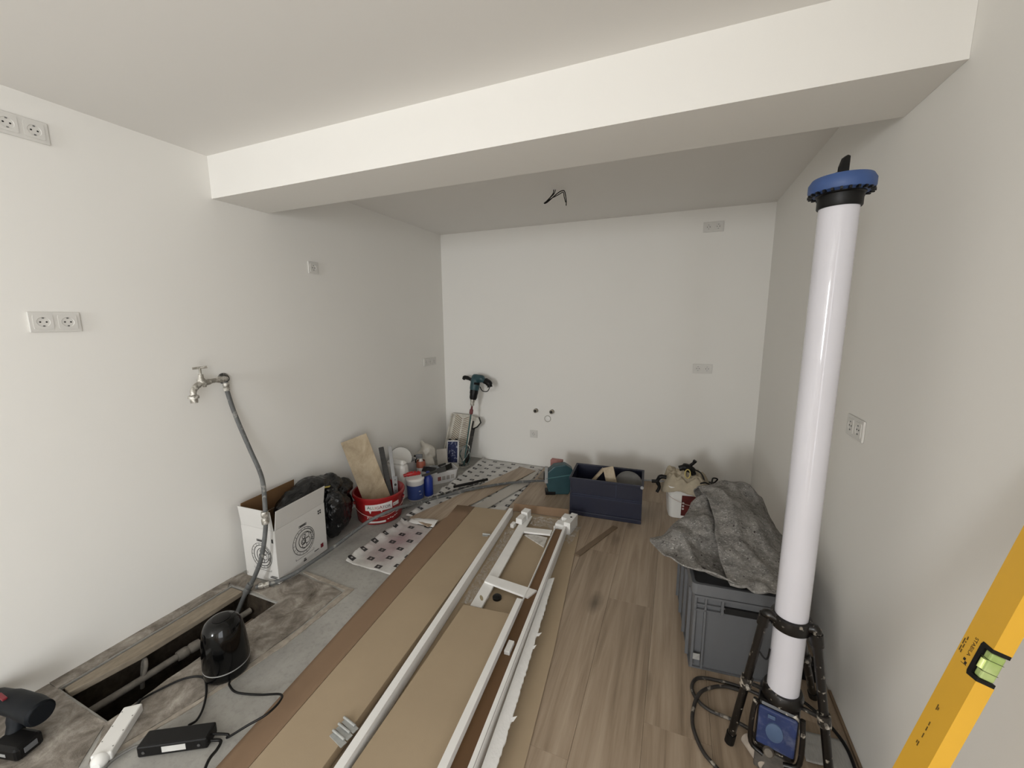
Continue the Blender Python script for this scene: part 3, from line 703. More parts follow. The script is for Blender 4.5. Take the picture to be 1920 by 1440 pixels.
part('lower_marks', MB().add([f(x0+dx, z0+dz) for x0, z0, wd in ((.055, .030, .014), (.075, .036, .012), (.092, .032, .016), (.114, .040, .014), (.134, .044, .014)) for dx, dz in ((0, 0), (wd, .002), (wd, .009), (0, .007))], [(4*k, 4*k+1, 4*k+2, 4*k+3) for k in range(5)]), m_lab, r)
part('corner_label', banner(.130, .160, .066, .096, 0, 6), M('label_grey', '#9b9796', .5), r)
hb = [bc+Vector(((RT+.010)*math.cos(AC+t), (RT+.010)*math.sin(AC+t), .12+.075*(abs(t)/1.15)**2-.035)) for t in [x*.115 for x in range(-11, 12)]]
part('wire_handle', MB().tube(hb, .0018, 8), M('handle_wire', '#c9b7ae', .4, .4), r, ang=60)
for t in (-1.27, 1.27):
    part('handle_lug', MB().lathe([(.014, -.004), (.014, .006)], 16, frame(bc+Vector((RT*math.cos(AC+t), RT*math.sin(AC+t), .165)), Vector((-math.sin(AC+t), math.cos(AC+t), 0)), Vector((0, 0, 1)), Vector((math.cos(AC+t), math.sin(AC+t), 0)))), m_red, r, ang=40)
# leaning board: faces the camera, foot in the bucket, top against the left wall
solo('wooden_board', MB().add(leaning((.325, 2.40, .05), (.105, 2.375, .645), .205, .014, (.66, .75, 0)), BF), m_board, 'pale wooden board offcut leaning in the red bucket against the left wall', 'board', bev=.001)
solo('metal_rail', MB().add(leaning((.36, 2.50, .03), (.165, 2.62, .50), .042, .020, (.66, .75, 0)), BF), M('dull_dark_rail', '#4b4a49', .5, .5, var=.2, stretch=(1, 1, 6)), 'dark grey metal rail standing in the red bucket beside the board', 'rail', bev=.003)
solo('metal_rail', MB().add(leaning((.385, 2.52, .03), (.215, 2.675, .50), .030, .012, (.66, .75, 0)), BF), m_alu, 'bright narrow aluminium straightedge standing at the right of the dark rail', 'rail', bev=.002)
r = root('steel_mount_plate', (.40, 2.50, .10), 'perforated steel bracket plate sticking up inside the red bucket', 'bracket')
pl = leaning((.40, 2.50, .06), (.355, 2.55, .29), .038, .004, (.66, .75, 0))
part('plate', MB().add(pl, BF), m_steel, r, bev=.001)
ax = (Vector((.355, 2.55, .29))-Vector((.40, 2.50, .06))).normalized(); s_ = Vector((.66, .75, 0)); s_ = (s_-ax*s_.dot(ax)).normalized(); nn = ax.cross(s_)
for t, rad in ((.21, .004), (.17, .0105), (.12, .004)):
    q = Vector((.40, 2.50, .06))+ax*t
    for sg in (1,):
        part('hole', MB().lathe([(rad, -.0028), (rad, .0028)], 14, frame(q, s_, ax, nn)), m_dark, r)

# ------------------------------------------------------------------ clutter between bucket and corner
r = root('plaster_sack', (.215, 2.76, 0), 'white plaster sack standing behind the red bucket', 'sack')
part('sack', MB().frustum((.215, 2.76, .0), (.105, .075), (.095, .045), .32, None), M('paper_sack_white', '#dcd9d3', .8, var=.06, vs=6, bump=.4, bs=12), r, bev=.03)
part('folded_top', MB().frustum((.215, 2.76, .319), (.095, .03), (.075, .012), .03, None), M('paper_sack_white', '#cbc7bf'), r, bev=.006)
cc = Vector((.392, 2.775, 0))
r = root('filler_tub', cc, 'white and blue filler tub standing behind the red bucket', 'tub')
part('body', MB().lathe([(.066, .0), (.070, .006), (.076, .17), (.076, .188)], 36, TRS(cc), True, False), M('tub_white', '#d5d2cf', .4), r, ang=40)
part('blue_label', MB().lathe([(.0715, .015), (.0762, .145)], 36, TRS(cc), False, False), M('blue_label', '#3a4c86', .4, var=.1), r, ang=40)
part('lid', MB().lathe([(.081, .186), (.081, .200), (.074, .203), (.03, .202)], 36, TRS(cc)), m_whitep, r, ang=40)
part('label_marks', MB().add([cc+Vector((.0775*math.cos(a), .0775*math.sin(a), z)) for a, z in ((-.55, .09), (-.35, .09), (-.35, .098), (-.55, .098), (-.5, .06), (-.2, .06), (-.2, .064), (-.5, .064))], [(0, 1, 2, 3), (4, 5, 6, 7)]), M('mark_white', '#b9bccb', .5), r)
solo('blue_bottle', MB().lathe([(.04, 0), (.042, .01), (.042, .16), (.03, .185), (.016, .20), (.016, .225)], 28, TRS((.455, 2.885, 0))), M('cobalt_plastic', '#1f3384', .4, var=.1), 'cobalt blue plastic bottle beside the filler tub', 'bottle', ang=40)
r = root('jigsaw_grip', (.33, 2.74, .21), 'red plastic hand sander lying on the filler tub', 'sander')
rf = frame((.385, 2.745, .226), Vector((.70, .70, 0)), Vector((-.70, .70, 0)), Vector((0, 0, 1)))
part('grip', MB().tube([rf @ Vector(v) for v in ((-.075, 0, .01), (-.04, 0, .016), (0, 0, .02), (.05, 0, .018), (.07, 0, .012))], [.015, .02, .022, .02, .016], 16, sub=4), M('red_grip', '#a01d1f', .3, var=.05), r, ang=50)
for k in (0, 1):
    part('screw', MB().lathe([(.006, .0), (.006, .004)], 12, rf @ TRS((.01+.028*k, -.012, .036), 0, .5)), m_steel, r)
solo('putty_knife', MB().add(leaning((.44, 2.81, .205), (.535, 2.91, .23), .022, .010, (0, 0, 1)), BF).add(leaning((.535, 2.91, .23), (.60, 2.96, .245), .05, .0015, (0, 0, 1)), BF), M('knife_dark', '#33322f', .5), 'dark putty knife resting across the filler tub', 'knife', bev=.002)
# lid with dark edge leaning behind the sack
r = root('bucket_lid', (.115, 2.98, .25), 'round white bucket lid with a dark rim leaning at the wall', 'lid')
lf, _ = axisframe((.105, 2.95, .285), (.175, 2.90, .335))
part('disc', MB().lathe([(.10, 0), (.104, .004), (.104, .014), (.094, .016), (.02, .020)], 36, lf), m_whitep, r, ang=40)
part('dark_rim', MB().lathe([(.1045, .002), (.1075, .004), (.1075, .009), (.1045, .011)], 36, lf, False, False), m_black, r, ang=40)
solo('backing_bucket', MB().lathe([(.085, 0), (.095, .24), (.098, .245), (.090, .245), (.082, .02), (0, .02)], 32, TRS((.115, 3.02, 0)), True, False), M('tub_white', '#d5d2cf'), 'plain white bucket against the left wall under the round lid', 'bucket', ang=40)
bp = Vector((.285, 3.02, 0))
r = root('spray_bottle', bp, 'spray bottle with an orange-red label and grey trigger', 'bottle')
part('body', MB().lathe([(.040, 0), (.043, .01), (.043, .20), (.036, .235), (.018, .265), (.016, .285)], 24, TRS(bp), True, True), M('bottle_white', '#cbc6bf', .4), r, ang=40)
part('red_label', MB().lathe([(.0436, .20), (.0436, .235), (.039, .262)], 24, TRS(bp), False, False), M('label_orange', '#9c5540', .5), r, ang=40)
part('paper_label', MB().lathe([(.0436, .09), (.0436, .20)], 24, TRS(bp), False, False), m_lab, r, ang=40)
tg = part('trigger_head', MB().box(-.018, .045, -.013, .013, .285, .325, TRS(bp, math.radians(205))), m_greyp, r, bev=.005)
part('trigger', MB().tube([bp+Vector(v) for v in ((-.03, -.014, .29), (-.045, -.02, .265), (-.043, -.02, .24))], .006, 8, sub=3), m_black, tg)
part('nozzle', MB().lathe([(.010, 0), (.010, .018)], 14, frame(bp+Vector((-.04, -.019, .308)), Vector((0, 0, 1)), Vector((.42, -.9, 0)), Vector((-.9, -.42, 0)))), m_black, tg, ang=40)
blob('plastic_bag', [((.145, 3.22, .13), (.115, .12, .135), 0), ((.20, 3.26, .25), (.08, .08, .09), 0), ((.15, 3.25, .33), (.03, .03, .05), 0), ((.25, 3.20, .12), (.06, .07, .11), 0)], .010, M('milky_bag_plastic', '#c3bdb2', .3, var=.08, vs=12), disp=(('VORONOI', .07, .03), ('CLOUDS', .04, .014)), label='crumpled milky plastic bag heaped in front of the triple socket', cat='bag')
solo('paper_offcut', MB().add(leaning((.30, 3.39, .02), (.235, 3.46, .235), .11, .003, (.66, .75, 0)), BF), M('offcut_board', '#c0bab1', .8, var=.06), 'pale cardboard offcut leaning behind the white plastic tub', 'cardboard')
# white tub with a trowel disc
tc_ = Vector((.375, 3.215, 0)); ta = math.radians(52)
r = root('plastic_tub', tc_, 'low white plastic tub with tools inside near the corner', 'tub')
def rrect(hx, hy, rad, n=6):
    out = []
    for qx, qy, a0 in ((1, 1, 0), (-1, 1, 90), (-1, -1, 180), (1, -1, 270)):
        for k in range(n+1):
            a = math.radians(a0+90*k/n); out.append((qx*(hx-rad)+rad*math.cos(a), qy*(hy-rad)+rad*math.sin(a)))
    return out
def shell(hx, hy, rad, taper, h, th, mat_, rim=0):
    """open-topped rounded container, returned as MB"""
    mb = MB(); rings = []
    for (kx_, ky_, z) in ((hx-taper, hy-taper, 0), (hx, hy, h-rim*1.2 if rim else h)): rings.append([(x, y, z) for x, y in rrect(kx_, ky_, rad)])
    if rim:
        rings.append([(x, y, h-rim*1.2) for x, y in rrect(hx+rim*.5, hy+rim*.5, rad)]); rings.append([(x, y, h) for x, y in rrect(hx+rim*.5, hy+rim*.5, rad)])
    rings.append([(x, y, h) for x, y in rrect(hx-th, hy-th, rad*.8)])
    rings.append([(x, y, th) for x, y in rrect(hx-taper-th, hy-taper-th, rad*.8)])
    n = len(rings[0]); vs = [mat_ @ Vector(v) for g in rings for v in g]
    fs = [(i*n+j, i*n+(j+1) % n, (i+1)*n+(j+1) % n, (i+1)*n+j) for i in range(len(rings)-1) for j in range(n)]
    fs += [list(range(n))[::-1], [(len(rings)-1)*n+j for j in range(n)]]
    return mb.add(vs, fs)
tm = TRS(tc_, ta)
part('body', shell(.155, .095, .03, .018, .125, .003, tm, .008), M('tub_white', '#d5d2cf'), r, ang=40)
for k, c in enumerate(('#7d4a44', '#99938d', '#8f8a84', '#a09a93')):
    part('side_print', MB().box(-.06+.045*k, -.027+.045*k, -.0862-.0035, -.086-.001, .035, .075, tm), M('tub_print_%d' % k, c, .6), r)
part('end_print', MB().box(-.1455, -.144, -.04, .04, .03, .08, tm), M('end_print', '#8d8b84', .6), r)
solo('sanding_disc', MB().lathe([(.06, 0), (.062, .006), (.062, .016), (.02, .02)], 32, axisframe((.335, 3.165, .105), (.38, 3.105, .135))[0]), M('grey_foam_disc', '#8b9092', .8, var=.1), 'round grey sponge disc lying in the white tub', 'sponge', ang=40)
solo('trowel', MB().add(leaning((.37, 3.22, .10), (.45, 3.31, .135), .08, .002, (.3, -.3, .9)), BF).tube([(.39, 3.24, .115), (.36, 3.20, .15), (.41, 3.26, .165)], .010, 8, sub=4), M('knife_dark', '#33322f'), 'dark steel trowel lying in the white tub', 'trowel')
solo('trowel', MB().add(leaning((.33, 2.98, .20), (.42, 3.06, .165), .07, .002, (.3, -.3, .9)), BF).tube([(.36, 3.01, .20), (.40, 3.0, .225), (.44, 3.05, .20)], .009, 8, sub=4), m_steel, 'steel trowel between the spray bottle and the white tub', 'trowel')

# paint tray leaning in the far left corner
tw, tl, dp = .30, .53, .05
ty0 = Vector((.245, 3.715, .012)); ty1 = Vector((.275, 3.895, .520))
ay = (ty1-ty0).normalized(); axx = Vector((.985, -.17, .0)); axx = (axx-ay*axx.dot(ay)).normalized(); an = axx.cross(ay)
an = -an if an.y > 0 else an
tf = frame(ty0, axx, ay, an)
r = root('paint_tray', ty0, 'splashed white paint tray standing upright in the far corner', 'paint tray')
m_tray = splat('used_paint_tray', '#d6d1c6', '#b5a892', .4, 0, .60, .85, 7)
part('pan', MB().box(-tw/2, tw/2, 0, tl, -.004, 0, tf), m_tray, r)
rimm = part('rim', MB().box(-tw/2-.012, -tw/2+.004, 0, tl, -.004, .040, tf).box(tw/2-.004, tw/2+.012, 0, tl, -.004, .040, tf).box(-tw/2, tw/2, -.004, .008, -.004, .055, tf).box(-tw/2, tw/2, tl-.008, tl+.006, -.004, .030, tf), m_tray, r, bev=.004)
part('dark_side', MB().box(tw/2+.012, tw/2+.020, 0, tl-.05, -.03, .03, tf), m_tripod, r)
part('hook_lug', MB().prism([(tw/2, tl-.14), (tw/2+.07, tl-.10), (tw/2+.10, tl-.055), (tw/2+.065, tl-.005), (tw/2, tl)], .0, .012, tf), m_tray, r, bev=.003)
part('hook_lug_edge', MB().tube([tf @ Vector(v) for v in ((tw/2+.01, tl-.145, .004), (tw/2+.075, tl-.105, .004), (tw/2+.108, tl-.055, .004), (tw/2+.072, tl+.004, .004))], .006, 8), m_black, r)
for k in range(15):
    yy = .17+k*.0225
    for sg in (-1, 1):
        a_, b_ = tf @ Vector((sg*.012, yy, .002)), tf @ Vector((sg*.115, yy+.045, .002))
        part('rib', MB().tube([a_, b_], .0045, 6), M('rib_brown_tint', '#a08f77', .6, var=.15), r)  # ribs tinted browner than the pan so they show
# roller grid
g0, g1 = Vector((.318, 3.545, .05)), Vector((.285, 3.625, .33))
gy = (g1-g0).normalized(); gx = Vector((.97, -.12, .05)); gx = (gx-gy*gx.dot(gy)).normalized(); gn = gx.cross(gy); gn = -gn if gn.y > 0 else gn
gf = frame(g0, gx, gy, gn); gw, gl = .165, .255
r = root('roller_grid', g0, 'dark blue paint roller grid with a white rim propped on the tray', 'roller grid')
part('frame', MB().box(-gw/2, gw/2, 0, .016, 0, .008, gf).box(-gw/2, gw/2, gl-.016, gl, 0, .008, gf).box(-gw/2, -gw/2+.016, 0, gl, 0, .008, gf).box(gw/2-.016, gw/2, 0, gl, 0, .008, gf), M('tub_white', '#d5d2cf'), r, bev=.002)
part('mesh', MB().box(-gw/2+.01, gw/2-.01, .01, gl-.01, .001, .005, gf), splat('blue_mesh_splashed', '#20274f', '#9ea2b4', .5, 0, .54, .66, 38), r)
for sx in (-.045, .045): part('hook', MB().box(sx-.012, sx+.012, gl, gl+.016, -.012, .006, gf), m_black, r, bev=.003)
part('foot', MB().box(-gw/2, gw/2, -.04, 0, 0, .004, gf), m_tray, r)

# mixing drill leaning in the corner
mt0, mt1 = Vector((.425, 3.60, .03)), Vector((.455, 3.74, .60))
r = root('mixing_drill', (.425, 3.6, 0), 'teal mixing drill with a long stirring rod leaning in the far corner', 'drill')
part('stirring_rod', MB().tube([mt0, mt1], .008, 10), M('teal_rod', '#2d5553', .5, .2, var=.3, vs=20), r, ang=60)
pd = MB()
for k in range(3):
    pts = []
    for i in range(13):
        t = i/12; a = 2*PI*k/3+t*2.4; rad = .062*math.sin(PI*min(1, t*.96+.04))**.5
        pts.append(mt0+(mt1-mt0).normalized()*(.23*t)+Vector((rad*math.cos(a), rad*math.sin(a), 0)))
    pd.tube(pts, .006, 8)
part('paddle', pd, splat('paddle_splashed', '#4a5c5c', '#b5b1a8', .5, .2, .48, .6, 30), r, ang=60)
part('paddle_ring', MB().tube([mt0+Vector((.06*math.cos(a), .06*math.sin(a), 0)) for a in [2*PI*i/20 for i in range(21)]], .006, 8), m_chrome, r, ang=60)
ud = (mt1-mt0).normalized()
def al(p, prof, n=18): return MB().lathe(prof, n, axisframe(p, p+ud)[0])
part('red_coupling', al(mt1-ud*.03, [(.012, 0), (.020, .01), (.020, .05), (.012, .06), (.009, .10)]), M('coupling_red', '#6e3436', .5), r, ang=40)
part('chuck', al(mt1+ud*.06, [(.014, 0), (.022, .012), (.022, .045), (.028, .06), (.030, .075)]), m_chrome, r, ang=40)
part('gearbox', al(mt1+ud*.13, [(.030, 0), (.040, .02), (.042, .06), (.046, .075), (.046, .11)]), m_black, r, ang=40)
body = part('motor_housing', al(mt1+ud*.235, [(.046, 0), (.052, .02), (.052, .12), (.046, .155), (.030, .175), (0, .18)]), m_teal, r, ang=50)
top = mt1+ud*.36
ri = Vector((.985, -.17, 0))
part('vent', MB().box(-.03, .03, -.0535, -.051, .06, .085, axisframe(mt1+ud*.235, mt1+ud*1.2)[0]), m_black, body)
part('rear_grip', MB().tube([top+Vector((-.02, 0, 0)), top+ri*.06+Vector((0, 0, .01)), top+ri*.12+Vector((0, .0, -.012)), top+ri*.165+Vector((0, 0, -.04))], [.045, .042, .030, .024], 16, sub=5), m_teal, r, ang=50)
part('trigger_grip', MB().tube([top+ri*.13+Vector((0, 0, -.01)), top+ri*.175+Vector((0, 0, -.035)), top+ri*.19+Vector((0, 0, -.075))], [.034, .036, .028], 14, sub=4), m_black, r, ang=50)
part('loop_cable', MB().tube([top+ri*.19+Vector((0, 0, -.07)), top+ri*.16+Vector((0, -.01, -.12)), top+ri*.10+Vector((0, -.02, -.12)), top+ri*.06+Vector((0, -.01, -.08))], .005, 8, sub=5), m_black, r, ang=60)
part('side_handle', MB().tube([top-ri*.03+Vector((0, 0, -.02)), top-ri*.07+Vector((0, 0, -.01)), top-ri*.12+Vector((0, 0, .005)), top-ri*.155+Vector((0, 0, .005)), top-ri*.172+Vector((0, 0, -.012))], [.022, .018, .022, .024, .018], 14, sub=4), m_black, r, ang=50)

# dark pole and plaster-caked rod on the floor near the corner
solo('broom_handle', MB().tube(wp([(.40, 2.47, .022), (.50, 2.68, .026), (.66, 2.98, .034), (.845, 3.25, .045)]), .009, 10, sub=4), m_rod, 'thin splashed rod lying beside the hose on the foil', 'rod', ang=60)
solo('pole_grip', MB().tube(wp([(.640, 3.02, .052), (.745, 3.14, .055), (.862, 3.285, .058)]), .013, 12), m_black, 'short black pole grip lying on the printed foil', 'pipe', ang=60)  # black grip end of a pole

# ------------------------------------------------------------------ underlay, loose planks
def sheet(poly_rows, name, label, mat, wrinkle, nu, nv, seed, group, edge=None):
    """poly_rows: 4 corner points bl, br, tr, tl"""
    bl, br, tr, tl = [Vector((*p, 0)) for p in poly_rows]
    def fn(u, v):
        p = bl.lerp(br, u).lerp(tl.lerp(tr, u), v)
        z = .0022+max(0, wrinkle*abs(nz((p.x, p.y, 0), 9, seed)))
        if edge: z += edge*max(0, 1-u/.09)*(.6+.5*nz((p.x, p.y*2, 1), 14, seed))
        if edge: p = p+Vector((.02*max(0, 1-u/.12)*(nz((0, p.y, 0), 9, seed+1)), 0, 0))
        return Vector((p.x, p.y, z))
    mb = MB().grid(fn, nu, nv)
    o = bpy.data.objects.new(name, mesh(name, mb, mat, True)); COL.objects.link(o)
    so = o.modifiers.new('thickness', 'SOLIDIFY'); so.thickness = .0015; so.offset = 1
    return tag(o, label, 'underlay', group)
sheet([(.540, 1.792), (1.20, 1.800), (1.20, 2.375), (.545, 2.400)], 'underlay_sheet', 'printed white underlay sheet with red paint stains beside the brown cartons', m_under2, .006, 44, 40, 1, 'underlay sheets', .045)
sheet([(.53, 2.46), (1.235, 2.46), (1.235, 3.93), (.50, 3.92)], 'underlay_sheet', 'printed white underlay sheet reaching the back wall under the loose planks', m_under, .006, 50, 90, 2, 'underlay sheets', .03)
# pale folded edge of the near sheet
mb = MB().grid(lambda u, v: Vector((.60+.235*u, 2.385+.055*v+.03*u*v, .008+.028*math.sin(v*2.2)*(.4+.6*u)+.006*nz((u*3, v*2, 0), 2, 3))), 16, 8)
o = bpy.data.objects.new('foil_strip', mesh('foil_strip', mb, M('foil_back', '#cfccc7', .4, var=.05), True)); COL.objects.link(o); tag(o, 'curled pale strip of underlay at the end of the stained sheet', 'underlay')
so = o.modifiers.new('thickness', 'SOLIDIFY'); so.thickness = .0015
def quadplank(name, pts, z0, z1, mat, label, cat, group=None, bev=.001):
    return solo(name, MB().prism(pts, z0, z1), mat, label, cat, group, bev=bev)
quadplank('loose_plank', [(.575, 2.435), (.80, 2.365), (1.190, 3.765), (1.005, 3.815)], .012, .020, m_lam, 'loose oak laminate plank lying slantwise on the white underlay', 'plank')
quadplank('loose_plank', [(.962, 2.795), (1.085, 2.80), (1.232, 3.40), (1.225, 3.80), (1.205, 3.80)], .0105, .0175, M('plank_backing', '#b9b3aa', .6, var=.08, vs=3), 'upside-down plank with a pale grey backing beside the laid floor', 'plank')

# ------------------------------------------------------------------ cartons and door-frame parts
r = root('long_carton', (1.2, 1.7, ZL), 'long closed brown carton lying leftmost of the carton pile', 'carton')
part('body', MB().prism([(1.010, 2.735), (1.215, .45), (1.455, .45), (1.305, 2.78)], ZL+.002, .050), m_card, r, bev=.002)
mb = MB(); P0, P1, Q0, Q1 = Vector((1.008, 2.737, .0505)), Vector((1.213, .45, .0505)), Vector((.785, 2.775, .014)), Vector((1.075, .45, .006))
mb.grid(lambda u, v: P0.lerp(P1, v).lerp(Q0.lerp(Q1, v), u)+Vector((0, 0, .012*math.sin(PI*u)*.4-.02*u*(1-u))), 6, 16)
o = part('side_flap', mb, M('cardboard_brown_side', '#8f765f', .85, var=.05, vs=3, spec=.2), r, smooth=True)
so = o.modifiers.new('thickness', 'SOLIDIFY'); so.thickness = .003
r = root('open_carton', (1.65, 1.7, ZL), 'opened flat brown carton under the white door-frame parts', 'carton')
base = [(1.33, 2.845), (1.77, 2.895), (1.885, 2.80), (2.025, 1.615), (2.072, 1.08), (2.14, .45), (1.475, .45)]
part('bottom', MB().prism(base, ZL+.0005, ZL+.0045), m_card, r)
part('end_flap', MB().add([Vector(v) for v in ((1.305, 2.855, ZL+.004), (1.765, 2.905, ZL+.004), (1.75, 2.955, .062), (1.30, 2.895, .060), (1.305, 2.859, ZL+.004), (1.765, 2.909, ZL+.004), (1.75, 2.959, .062), (1.30, 2.899, .060))], [(0, 1, 2, 3), (7, 6, 5, 4), (0, 4, 5, 1), (1, 5, 6, 2), (2, 6, 7, 3), (3, 7, 4, 0)]), M('cardboard_brown_side', '#8f765f'), r)
ZC2 = ZL+.0055
r = root('long_carton', (1.65, 1.1, ZC2), 'long closed brown carton between the two white rails', 'carton')
part('body', MB().prism([(1.505, 1.645), (1.555, .45), (1.825, .45), (1.765, 1.675)], ZC2, .056), m_card, r, bev=.002)
part('top_lid', MB().prism([(1.500, 1.668), (1.548, .45), (1.832, .45), (1.771, 1.698)], .0565, .0605), m_card, r)
part('open_end', MB().add([Vector(v) for v in ((1.51, 1.6485, ZC2+.004), (1.76, 1.678, ZC2+.004), (1.76, 1.678, .054), (1.51, 1.6485, .054))], [(0, 1, 2, 3)]), m_cardin, r)
g_tr = 'white door-frame parts'
def rail(name, p0, p1, wd, h, label, mat=m_white, bev=.0015): return solo(name, MB().bar(p0, p1, wd, h), mat, label, 'trim', g_tr, bev=bev)
rail('door_trim', (1.322, 2.77, .054-.038), (1.535, .46, .016), .032, .064, 'leftmost long white rail lying beside the brown carton')
rail('door_trim', (1.780, 1.785, .0615), (1.868, .46, .0615), .030, .034, 'short white rail with a block under it on top of the middle carton')
mb = MB().prism([(1.438, 2.74), (1.500, 2.785), (1.588, 1.705), (1.522, 1.70)], .026, .040)
r = root('door_trim_board', (1.51, 2.2, .026), 'flat white board with a bare oval knot lying on the open carton', 'trim', g_tr)
part('board', mb, m_white, r, bev=.001)
part('bare_knot', MB().lathe([(.016, 0), (.015, .0006)], 24, TRS((1.553, 1.775, .040), -.9) @ Matrix.Diagonal((1.5, .55, 1, 1))), M('knot_wood', '#a39678', .7), r)
part('batten', MB().box(1.488, 1.532, 2.30, 2.34, ZC2, .026), m_white, r); part('batten', MB().box(1.535, 1.575, 1.80, 1.83, ZC2, .026), m_white, r)
solo('white_crosspiece', MB().prism([(1.508, 1.962), (1.512, 1.896), (1.800, 1.860), (1.828, 1.935)], .0415, .054), m_white, 'short white crosspiece with a slanted end laid across the frame parts', 'trim', g_tr, bev=.001)
solo('white_crosspiece', MB().prism([(1.512, 2.60), (1.520, 2.535), (1.715, 2.57), (1.712, 2.635)], ZC2+.012, .040), m_white, 'short white crosspiece near the far end between board and rail', 'trim', g_tr, bev=.001)
solo('white_offcut', MB().prism([(1.530, 2.525), (1.712, 2.425), (1.700, 2.55), (1.60, 2.555)], ZC2, ZC2+.008), splat('chipped_white', '#cfcbc4', '#b0aaa0', .6, 0, .5, .7, 30), 'thin triangular white offcut lying on the cardboard', 'offcut')
# jamb: brown core with a thin white lip and a white rail
r = root('door_jamb', (1.82, 1.6, ZC2), 'long door jamb with brown core and white edges at the right of the pile', 'trim', g_tr)
part('core', MB().bar((1.762, 2.655, ZC2), (1.905, .46, ZC2), .064, .030), M('brown_hdf_core', '#75573a', .7, var=.1, vs=6, stretch=(1, .2, 1)), r)
part('thin_lip', MB().bar((1.728, 2.655, ZC2), (1.871, .46, ZC2), .005, .044), m_white, r)
part('side_rail', MB().bar((1.803, 2.66, ZC2), (1.958, .46, ZC2), .024, .064), m_white, r, bev=.0015)
part('groove', MB().bar((1.811, 2.66, ZC2+.0642), (1.966, .46, ZC2+.0642), .003, .0006), M('groove_grey', '#a9a5a0', .6), r)
solo('rail_block', MB().box(-.014, .014, -.035, .035, 0, .02, TRS((1.838, 1.50, .0305+ZC2), .05)), m_white, 'small white block under the short rail beside the jamb', 'block', bev=.002)
# torn white board
pts = [(1.850, 2.060)]
n = 130
R0, R1 = Vector((1.888, 2.085)), Vector((2.052, .46))
edge = [R0.lerp(R1, i/n)+Vector((1, 0))*(random.uniform(-.0028, .0028) if i > 4 else 0) for i in range(n+1)]
pl = [Vector((1.858, 2.055))]+[Vector((1.868, 2.07))]+edge+[Vector((1.990, .46))]
solo('torn_board', MB().prism([(p.x, p.y) for p in pl], ZC2+.030, ZC2+.038), M('torn_white_board', '#efedea', .7, var=.04, vs=40, bump=.3, bs=90), 'flat white board with a torn ragged edge at the right of the jamb', 'trim', g_tr)
for k, (t, l_) in enumerate(((.28, .02), (.33, .012), (.55, .018))):
    p = R0.lerp(R1, t); solo('torn_sliver', MB().add([Vector((p.x-.006, p.y, ZC2+.039)), Vector((p.x+l_, p.y+.012, ZC2+.044)), Vector((p.x+l_*.6, p.y-.012, ZC2+.040)), Vector((p.x-.004, p.y-.018, ZC2+.0385))], [(0, 1, 2, 3), (3, 2, 1, 0)][:1]), M('torn_white_board', '#d8d5d0'), ['curled white sliver highest on the torn board edge', 'curled white sliver in the middle of the torn board edge', 'curled white sliver lowest on the torn board edge'][k], 'sliver')
# foam blocks at the far end
def foam(name, c, s, ang, z, label): return solo(name, MB().box(-s[0]/2, s[0]/2, -s[1]/2, s[1]/2, 0, s[2], TRS((c[0], c[1], z), ang)), m_white, label, 'block', 'white packing blocks', bev=.002)
foam('packing_block', (1.452, 2.66), (.052, .075, .042), -.1, .0405, 'white packing block nearest on the far end of the flat board')
foam('packing_block', (1.462, 2.745), (.055, .07, .058), -.1, .0405, 'white packing block standing at the very end of the flat board')
foam('packing_block', (1.405, 2.615), (.03, .05, .03), -.1, ZC2, 'small white packing block beside the flat board')
r = root('corner_block', (1.79, 2.73, ZC2), 'notched white corner block with a hole at the far end of the jamb', 'block', 'white packing blocks')
part('base_block', MB().box(-.07, .055, 0, .17, 0, .030, TRS((1.775, 2.672, ZC2), -.12)), m_white, r, bev=.002)
hb_ = part('upright', MB().box(.010, .060, -.01, .155, .0, .095, TRS((1.782, 2.668, ZC2), -.12)), m_white, r, bev=.002)
part('step', MB().box(-.062, .008, .015, .075, .0305, .052, TRS((1.775, 2.672, ZC2), -.12)), m_white, r, bev=.002)
part('step', MB().box(-.040, .008, .085, .155, .0305, .075, TRS((1.775, 2.672, ZC2), -.12)), m_white, r, bev=.002)
part('screw_hole', MB().lathe([(.009, .0951), (.009, .0956)], 16, TRS((1.782, 2.668, ZC2), -.12) @ Matrix.Translation((.033, .085, 0))), m_dark, hb_)
# brackets
m_zinc = M('dull_zinc', '#b4b5b2', .4, .35, var=.15, vs=40)
for k, (x, y, a, lb) in enumerate(((1.408, .905, 1.35, 'zinc hinge plates tucked under the leftmost rail near the camera'), (1.298, 2.365, 1.4, 'small zinc pin sticking out under the leftmost rail at its far half'))):
    z0 = .0505
    r = root('zinc_bracket', (x, y, z0), lb, 'bracket', 'zinc brackets')
    if k == 0:
        for j in range(3): part('plate', MB().box(-.012, .012, -.045, .03, .0+.002*j, .003+.002*j, TRS((x-.005+.003*j, y+.027*(j-1), z0), a)), m_zinc, r, bev=.0008)
        for j in range(3): part('knuckle', MB().tube([Vector((x-.035, y+.027*(j-1)+.012, z0+.009)), Vector((x+.03, y+.027*(j-1)+.002, z0+.009))], .005, 10), m_zinc, r)
    else:
        part('pin', MB().tube([Vector((x-.03, y, z0+.007)), Vector((x+.025, y+.01, z0+.007))], .006, 10), m_zinc, r)
        part('plate', MB().box(-.02, .02, -.012, .012, 0, .002, TRS((x-.008, y-.002, z0), .2)), m_zinc, r)
